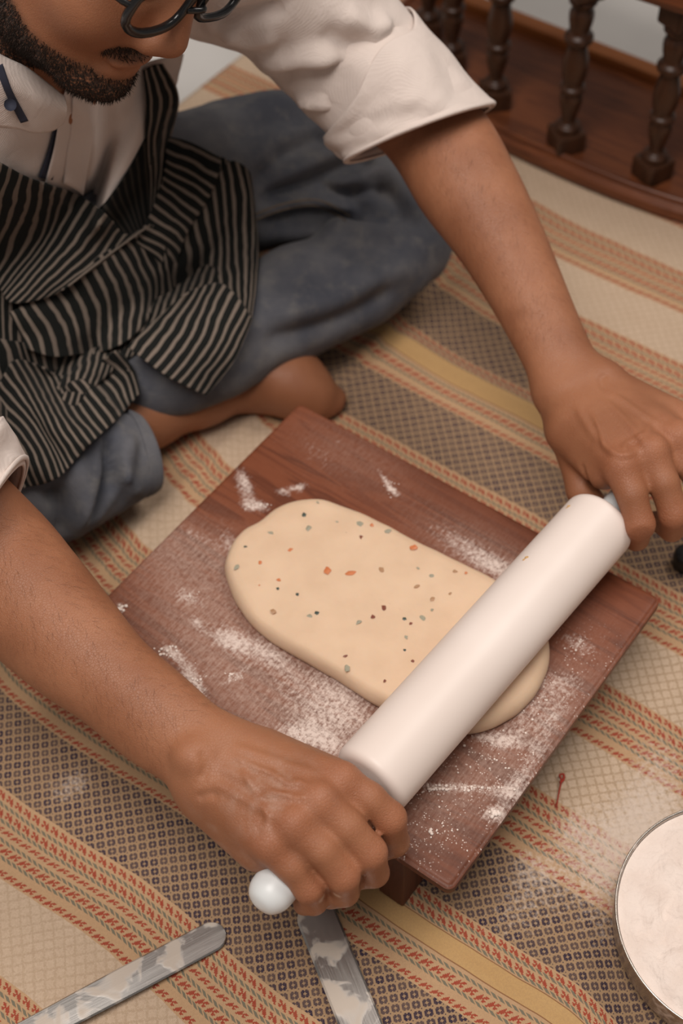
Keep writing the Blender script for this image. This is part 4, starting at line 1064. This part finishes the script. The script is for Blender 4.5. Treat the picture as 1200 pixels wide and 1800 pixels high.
def patch(name, P, mat, par, nstripe, thick=.0016, u0=0.0):
    a, b = P.shape[:2]; V = P.reshape(-1, 3)
    uu, vv = np.meshgrid(np.linspace(0, nstripe, a)+u0, np.linspace(0, 1, b), indexing='ij')
    F = grid_faces(a, b); A = np.cross(P[1, 0]-P[0, 0], P[0, 1]-P[0, 0])
    o = mk(name, V, F, mat, par, uv=np.stack([uu.ravel(), vv.ravel()], 1)); mod(o, 'SOLIDIFY', thickness=thick, offset=0)
    return o
n = NT('striped_apron_cotton'); u, v, _ = n.sep(n.uv()); c = n.coord('Object')
fr = ((u+(n.noise(c, 120, 2)-.5)*.10+(n.noise(c, 26, 2)-.5)*.9) % 1.0)
line = n.smooth((fr-.5).abs(), .19, .15)
tx = n.noise(c, 900, 3, .6); rib = ((u*56.0).sin()*.5+.5); dash = ((v*300.0).sin()*.5+.5)
lc = n.mix(tx, lin(112, 100, 90), lin(142, 128, 117)); lc = n.mix(rib*.35, lc, lin(96, 86, 78))
bc = n.mix(tx, lin(15, 17, 16), lin(34, 35, 33))
M_apron = n.out(n.mix(line*.95, bc, lc), .9, n.bump(line*.8+tx*.6+dash*.15, .4, .0008), spec=.12, sheen=.04)
n = NT('apron_inside_shaded'); u, v, _ = n.sep(n.uv()); c = n.coord('Object'); fr = ((u+(n.noise(c, 40, 2)-.5)*.5) % 1.0); tx = n.noise(c, 900, 3, .6)
M_bib_shaded = n.out(n.mix(n.smooth((fr-.5).abs(), .2, .15)*.8, n.mix(tx, lin(16, 17, 17), lin(30, 30, 29)), lin(58, 53, 48)), .9, n.bump(tx, .3, .0008), spec=.1)  # apron cotton dimmed: shade inside the bib is put into the colour
def zz(*l): return [(x/2.4, 250+y/2.4) for x, y in l]
BVS = [BV_J, BV_S]
def fold(n1, a1, n2=0, a2=0, ph=0.0, skew=0.0):
    return lambda u, v: a1*np.sin((u+skew*v)*n1*6.283+ph)+a2*np.sin((v+.4*u)*n2*6.283+ph*1.7)
def mkp(name, cols, ns, lift, push=None, nu=12, nv=12, sm=30, bvs=None, par=None, u0=0.0, mat=None):
    P = drape(bvs or BVS, cols, nu, nv, lift, sm, push=push); o = patch(name, P, mat or M_apron, par or person, ns, u0=u0); return o, P
apron, _ = mkp('apron', [zz((-70, 560), (-60, 850), (-60, 1100), (-60, 1250)), zz((0, 520), (20, 800), (0, 1100), (20, 1380)), zz((250, 480), (250, 800), (200, 1050), (150, 1300)), zz((500, 380), (480, 640), (440, 860), (380, 1050)), zz((720, 220), (690, 450), (640, 700), (560, 900)), zz((900, 60), (900, 350), (860, 560), (760, 760)), zz((1020, 130), (1040, 400), (1010, 660), (900, 850))], 34, .004, None, 10, 14)
apron['label'] = 'black apron with thin pale stripes bunched in the lap'
BVA = []
def add(*a, **k):
    o, P = mkp(*a, **k, par=apron); return o
add('waist_cloth', [zz((40, 720), (80, 800), (110, 870)), zz((110, 680), (190, 790), (220, 905)), zz((220, 610), (300, 740), (335, 895)), zz((330, 545), (405, 700), (425, 885)), zz((420, 480), (505, 660), (515, 850)), zz((500, 430), (600, 610), (590, 790)), zz((580, 390), (660, 540), (660, 700)), zz((650, 345), (700, 440), (735, 640))], 15, .014, fold(2, .004, 1, .003, .5))
add('side_panel', [zz((690, -25), (800, 0), (935, 70)), zz((700, 60), (800, 105), (910, 165)), zz((690, 130), (795, 195), (872, 250)), zz((670, 200), (770, 285), (820, 330)), zz((640, 290), (730, 350), (780, 400)), zz((600, 370), (695, 425), (750, 490)), zz((570, 420), (680, 515), (735, 600))], 12, .013, fold(1.5, .003, 1, .002, 1.0))
add('side_panel', [zz((725, 400), (720, 530), (700, 660)), zz((785, 330), (800, 480), (820, 610)), zz((850, 240), (880, 400), (890, 605)), zz((910, 150), (940, 380), (955, 640)), zz((970, 80), (1002, 400), (1012, 705)), zz((1035, 105), (1066, 400), (1045, 745)), zz((1060, 150), (1090, 480), (1062, 745))], 10, .012, fold(1, .002, 1, .002, 2.0))
add('front_flap', [zz((540, 862), (600, 800), (690, 720)), zz((590, 905), (685, 800), (790, 635)), zz((650, 950), (755, 820), (865, 605)), zz((710, 992), (825, 840), (935, 598)), zz((770, 1022), (885, 880), (1000, 650)), zz((830, 1052), (938, 900), (1042, 712)), zz((872, 1066), (985, 925), (1062, 748))], 10.5, .030, fold(.5, .003, 1, .003, 1.0))
add('tucked_cloth', [zz((-60, 820), (-30, 950), (0, 1060)), zz((60, 840), (90, 950), (110, 1010)), zz((130, 850), (170, 980), (220, 1070)), zz((250, 880), (260, 980), (340, 1070)), zz((350, 880), (350, 960), (400, 1010)), zz((450, 850), (420, 930), (430, 990)), zz((560, 790), (520, 880), (570, 970))], 14, .008, fold(3, .004, 1, .002, .2))
add('hem_cloth', [zz((490, 875), (560, 955), (590, 1058)), zz((410, 935), (500, 1010), (545, 1110)), zz((330, 970), (420, 1080), (490, 1172)), zz((250, 985), (340, 1125), (420, 1237)), zz((160, 940), (265, 1150), (360, 1292)), zz((60, 920), (200, 1180), (300, 1362)), zz((0, 1010), (165, 1220), (250, 1412)), zz((-60, 1100), (90, 1250), (180, 1440)), zz((-110, 1150), (30, 1290), (110, 1455)), zz((-160, 1200), (-20, 1330), (30, 1485))], 23, .016, fold(3.2, .006, 1.0, .003, 1.2, .25), 12, 14, bvs=[BV_J])
P = drape([BV_S], [[(104, 196), (96, 260), (75, 340)], [(128, 130), (132, 260), (120, 360)], [(165, 125), (170, 270), (150, 400)], [(215, 120), (207, 250), (170, 400)], [(275, 105), (252, 225), (190, 385)], [(322, 95), (306, 160), (258, 300)]], 10, 10, .006, 30, push=lambda u, v: .006*np.sin(u*9+1.5*v)+.004*np.sin(u*17+3*v+1)*v-.030*sstep(.72, 1.0, u))
patch('shirt_front', P, M_shirt, shirt, 1)
BV_F = bvh_of(P.reshape(-1, 3), np.array(grid_faces(*P.shape[:2])))
BVT = [BV_J, BV_S, BV_F]
# the bib hanging loose in front of the chest, its shadowed inside, and the neck strap
add('bib', [zz((-150, 470), (-100, 290), (-50, 60)), zz((-100, 510), (-50, 330), (20, 95)), zz((-40, 570), (40, 385), (110, 143)), zz((0, 618), (150, 405), (215, 180)), zz((20, 655), (205, 435), (310, 212)), zz((60, 680), (275, 455), (402, 268)), zz((150, 668), (345, 485), (472, 328)), zz((230, 640), (425, 505), (530, 388)), zz((290, 605), (450, 480), (635, 348))], 16.5, .022, fold(2, .003, .5, .004, .4), 12, 14, 60, bvs=BVT)
add('bib_inside', [zz((400, 300), (460, 350), (530, 420)), zz((480, 210), (520, 300), (570, 390)), zz((560, 90), (580, 230), (610, 370)), zz((640, -60), (650, 120), (655, 345))], 9, .008, None, 10, 10, mat=M_bib_shaded, bvs=BVT)
add('neck_strap', [[(252, 124), (258, 180), (257, 250), (262, 330), (264, 392)], [(268, 115), (285, 172), (276, 245), (274, 320), (268, 392)], [(286, 112), (314, 168), (299, 245), (288, 310), (274, 386)]], 3.6, .010, None, 8, 10, 40, bvs=BVT)
# ---- collar, tape, placket of the shirt
P = drape([BV_S], [[(-60, 60), (-40, 140), (-20, 220)], [(0, 98), (10, 160), (30, 225)], [(45, 120), (55, 175), (60, 232)], [(85, 150), (95, 190), (90, 228)], [(112, 172), (117, 195), (110, 215)]], 8, 8, .022, 40, push=lambda u, v: .010*np.sin(v*3.14))
col_o = patch('collar', P, M_shirt, shirt, 1, .003)
BV_C = bvh_of(P.reshape(-1, 3), np.array(grid_faces(*P.shape[:2])))
for cols, bvx in (([[(-8, 118), (10, 165), (36, 216)], [(4, 112), (22, 160), (50, 212)]], [BV_C, BV_S]), ([[(96, 222), (84, 268), (68, 312)], [(112, 214), (104, 262), (92, 316)]], [BV_S])):
    P = drape(bvx, cols, 4, 8, .004, 10); patch('navy_tape', P, M_navy, shirt, 1, .0012)
P = on_surf([BV_C, BV_S], [(18, 184), (20, 185)], .006, 2)
if len(P): mk('button', *[np.array(a) if i == 0 else a for i, a in enumerate(tube([P[0], P[0]+nrm(CC-P[0])*.003], .0045, 14))], M_navy, shirt)
P = drape([BV_S], [[(128, 128), (126, 200), (112, 322)], [(150, 122), (150, 200), (131, 332)], [(180, 125), (170, 210), (146, 342)]], 6, 10, .014, 30); patch('placket', P, M_shirt, shirt, 1, .002)

# ---- hair, beard and glasses
M_hair = NT('dark_hair'); c = M_hair.coord('Object'); q_ = M_hair.noise(c, 300, 3)
M_hair = M_hair.out(M_hair.mix(q_, lin(18, 13, 11), lin(44, 32, 25)), .6, M_hair.bump(q_, .5, .002), spec=.3)
f = Field(HC-[.16, .16, .14], HC+[.16, .16, .16], .003)
f.ell(hd(-.018, 0, .040), HR, (.104, .084, .096)); f.ell(hd(-.04, 0, .0), HR, (.085, .083, .085), .02)
f.ell(hd(.075, 0, -.020), HR, (.085, .075, .085), .006, sub=True); f.ell(hd(.05, 0, -.09), HR, (.13, .12, .09), .006, sub=True)
f.smooth(1); V, Q, T = f.poly(); V = np.asarray(V, float); N = normals(V, Q); V = fbm_disp(V, N, 90, .003, 2.0, (1, 1, .3))
mk_np('hair', V, Q, T, M_hair, person)
# short whiskers along jaw, chin and upper lip, each a thin spike rooted in the skin
Bb = np.array([a.value for a in body.data.attributes['beard'].data]); Vb = np.zeros(len(body.data.vertices)*3, np.float32); body.data.vertices.foreach_get('co', Vb); Vb = Vb.reshape(-1, 3).astype(float)
Nb = np.zeros(len(body.data.vertices)*3, np.float32); body.data.vertices.foreach_get('normal', Nb); Nb = Nb.reshape(-1, 3)
idx = np.where(Bb > .35)[0]; idx = rng.choice(idx, min(6500, len(idx)), replace=False)
V, F = [], []
for i in idx:
    p = Vb[i]; d = nrm(Nb[i]*.6-HU*.5+HF*.15+rng.normal(size=3)*.25); L = .0025+.0025*rng.random(); a = nrm(np.cross(d, [.3, .5, .8]))*.00035; b = np.cross(d, a); k = len(V)
    V += [p+a, p-a*.5+b*.87, p-a*.5-b*.87, p+d*L]; F += [(k, k+1, k+3), (k+1, k+2, k+3), (k+2, k, k+3)]
bo = mk('beard', V, F, M_hair, person); bo['kind'] = 'stuff'; bo['label'] = 'short dark beard'
M_frame = m_plain('black_glasses_frame', lin(16, 16, 18), lin(26, 25, 26), .25)
n = NT('clear_lens'); n.b.inputs['Transmission Weight'].default_value = 1.0; n.b.inputs['Roughness'].default_value = .02; n.b.inputs['IOR'].default_value = 1.02; M_lens = n.out((1, 1, 1, 1))
def rim(sg_, w=.0285, h_=.021, e=3.2, fo=.108, uo=.002):
    out = []
    for t in np.linspace(0, 2*math.pi, 40, endpoint=False):
        a = w*np.sign(math.cos(t))*abs(math.cos(t))**(2/e); b = h_*np.sign(math.sin(t))*abs(math.sin(t))**(2/e)
        out.append(hd(fo-.006*(abs(a+.0)/.026)**2*(1 if sg_*a > 0 else .3)-.010*0, sg_*.0365+a, uo+b*(1-.06*sg_*0)))
    return np.array(out)
R1 = rim(-1); ft = np.concatenate([R1, R1[:1]])
glasses = mk('eyeglasses', *tube(np.concatenate([R1, R1[:2]]), .0034, 8, False), M_frame, person)
R2 = rim(1); mk('rim', *tube(np.concatenate([R2, R2[:2]]), .0034, 8, False), M_frame, glasses)
mk('bridge', *tube(crom([hd(.108, -.009, -.004), hd(.113, 0, .000), hd(.108, .009, -.004)], 5), .0024, 8), M_frame, glasses)
for sg_, Rr in ((-1, R1), (1, R2)):
    c0 = Rr.mean(0)-HF*.001; mk('lens', [c0]+list(Rr), [(0, k+1, (k+1) % 40+1) for k in range(40)], M_lens, glasses)
    mk('temple', *tube(crom([hd(.102, sg_*.062, .002), hd(.085, sg_*.074, .003), hd(.02, sg_*.083, .004), hd(-.015, sg_*.086, .002), hd(-.035, sg_*.082, -.022)], 6), .0024, 8), M_frame, glasses)
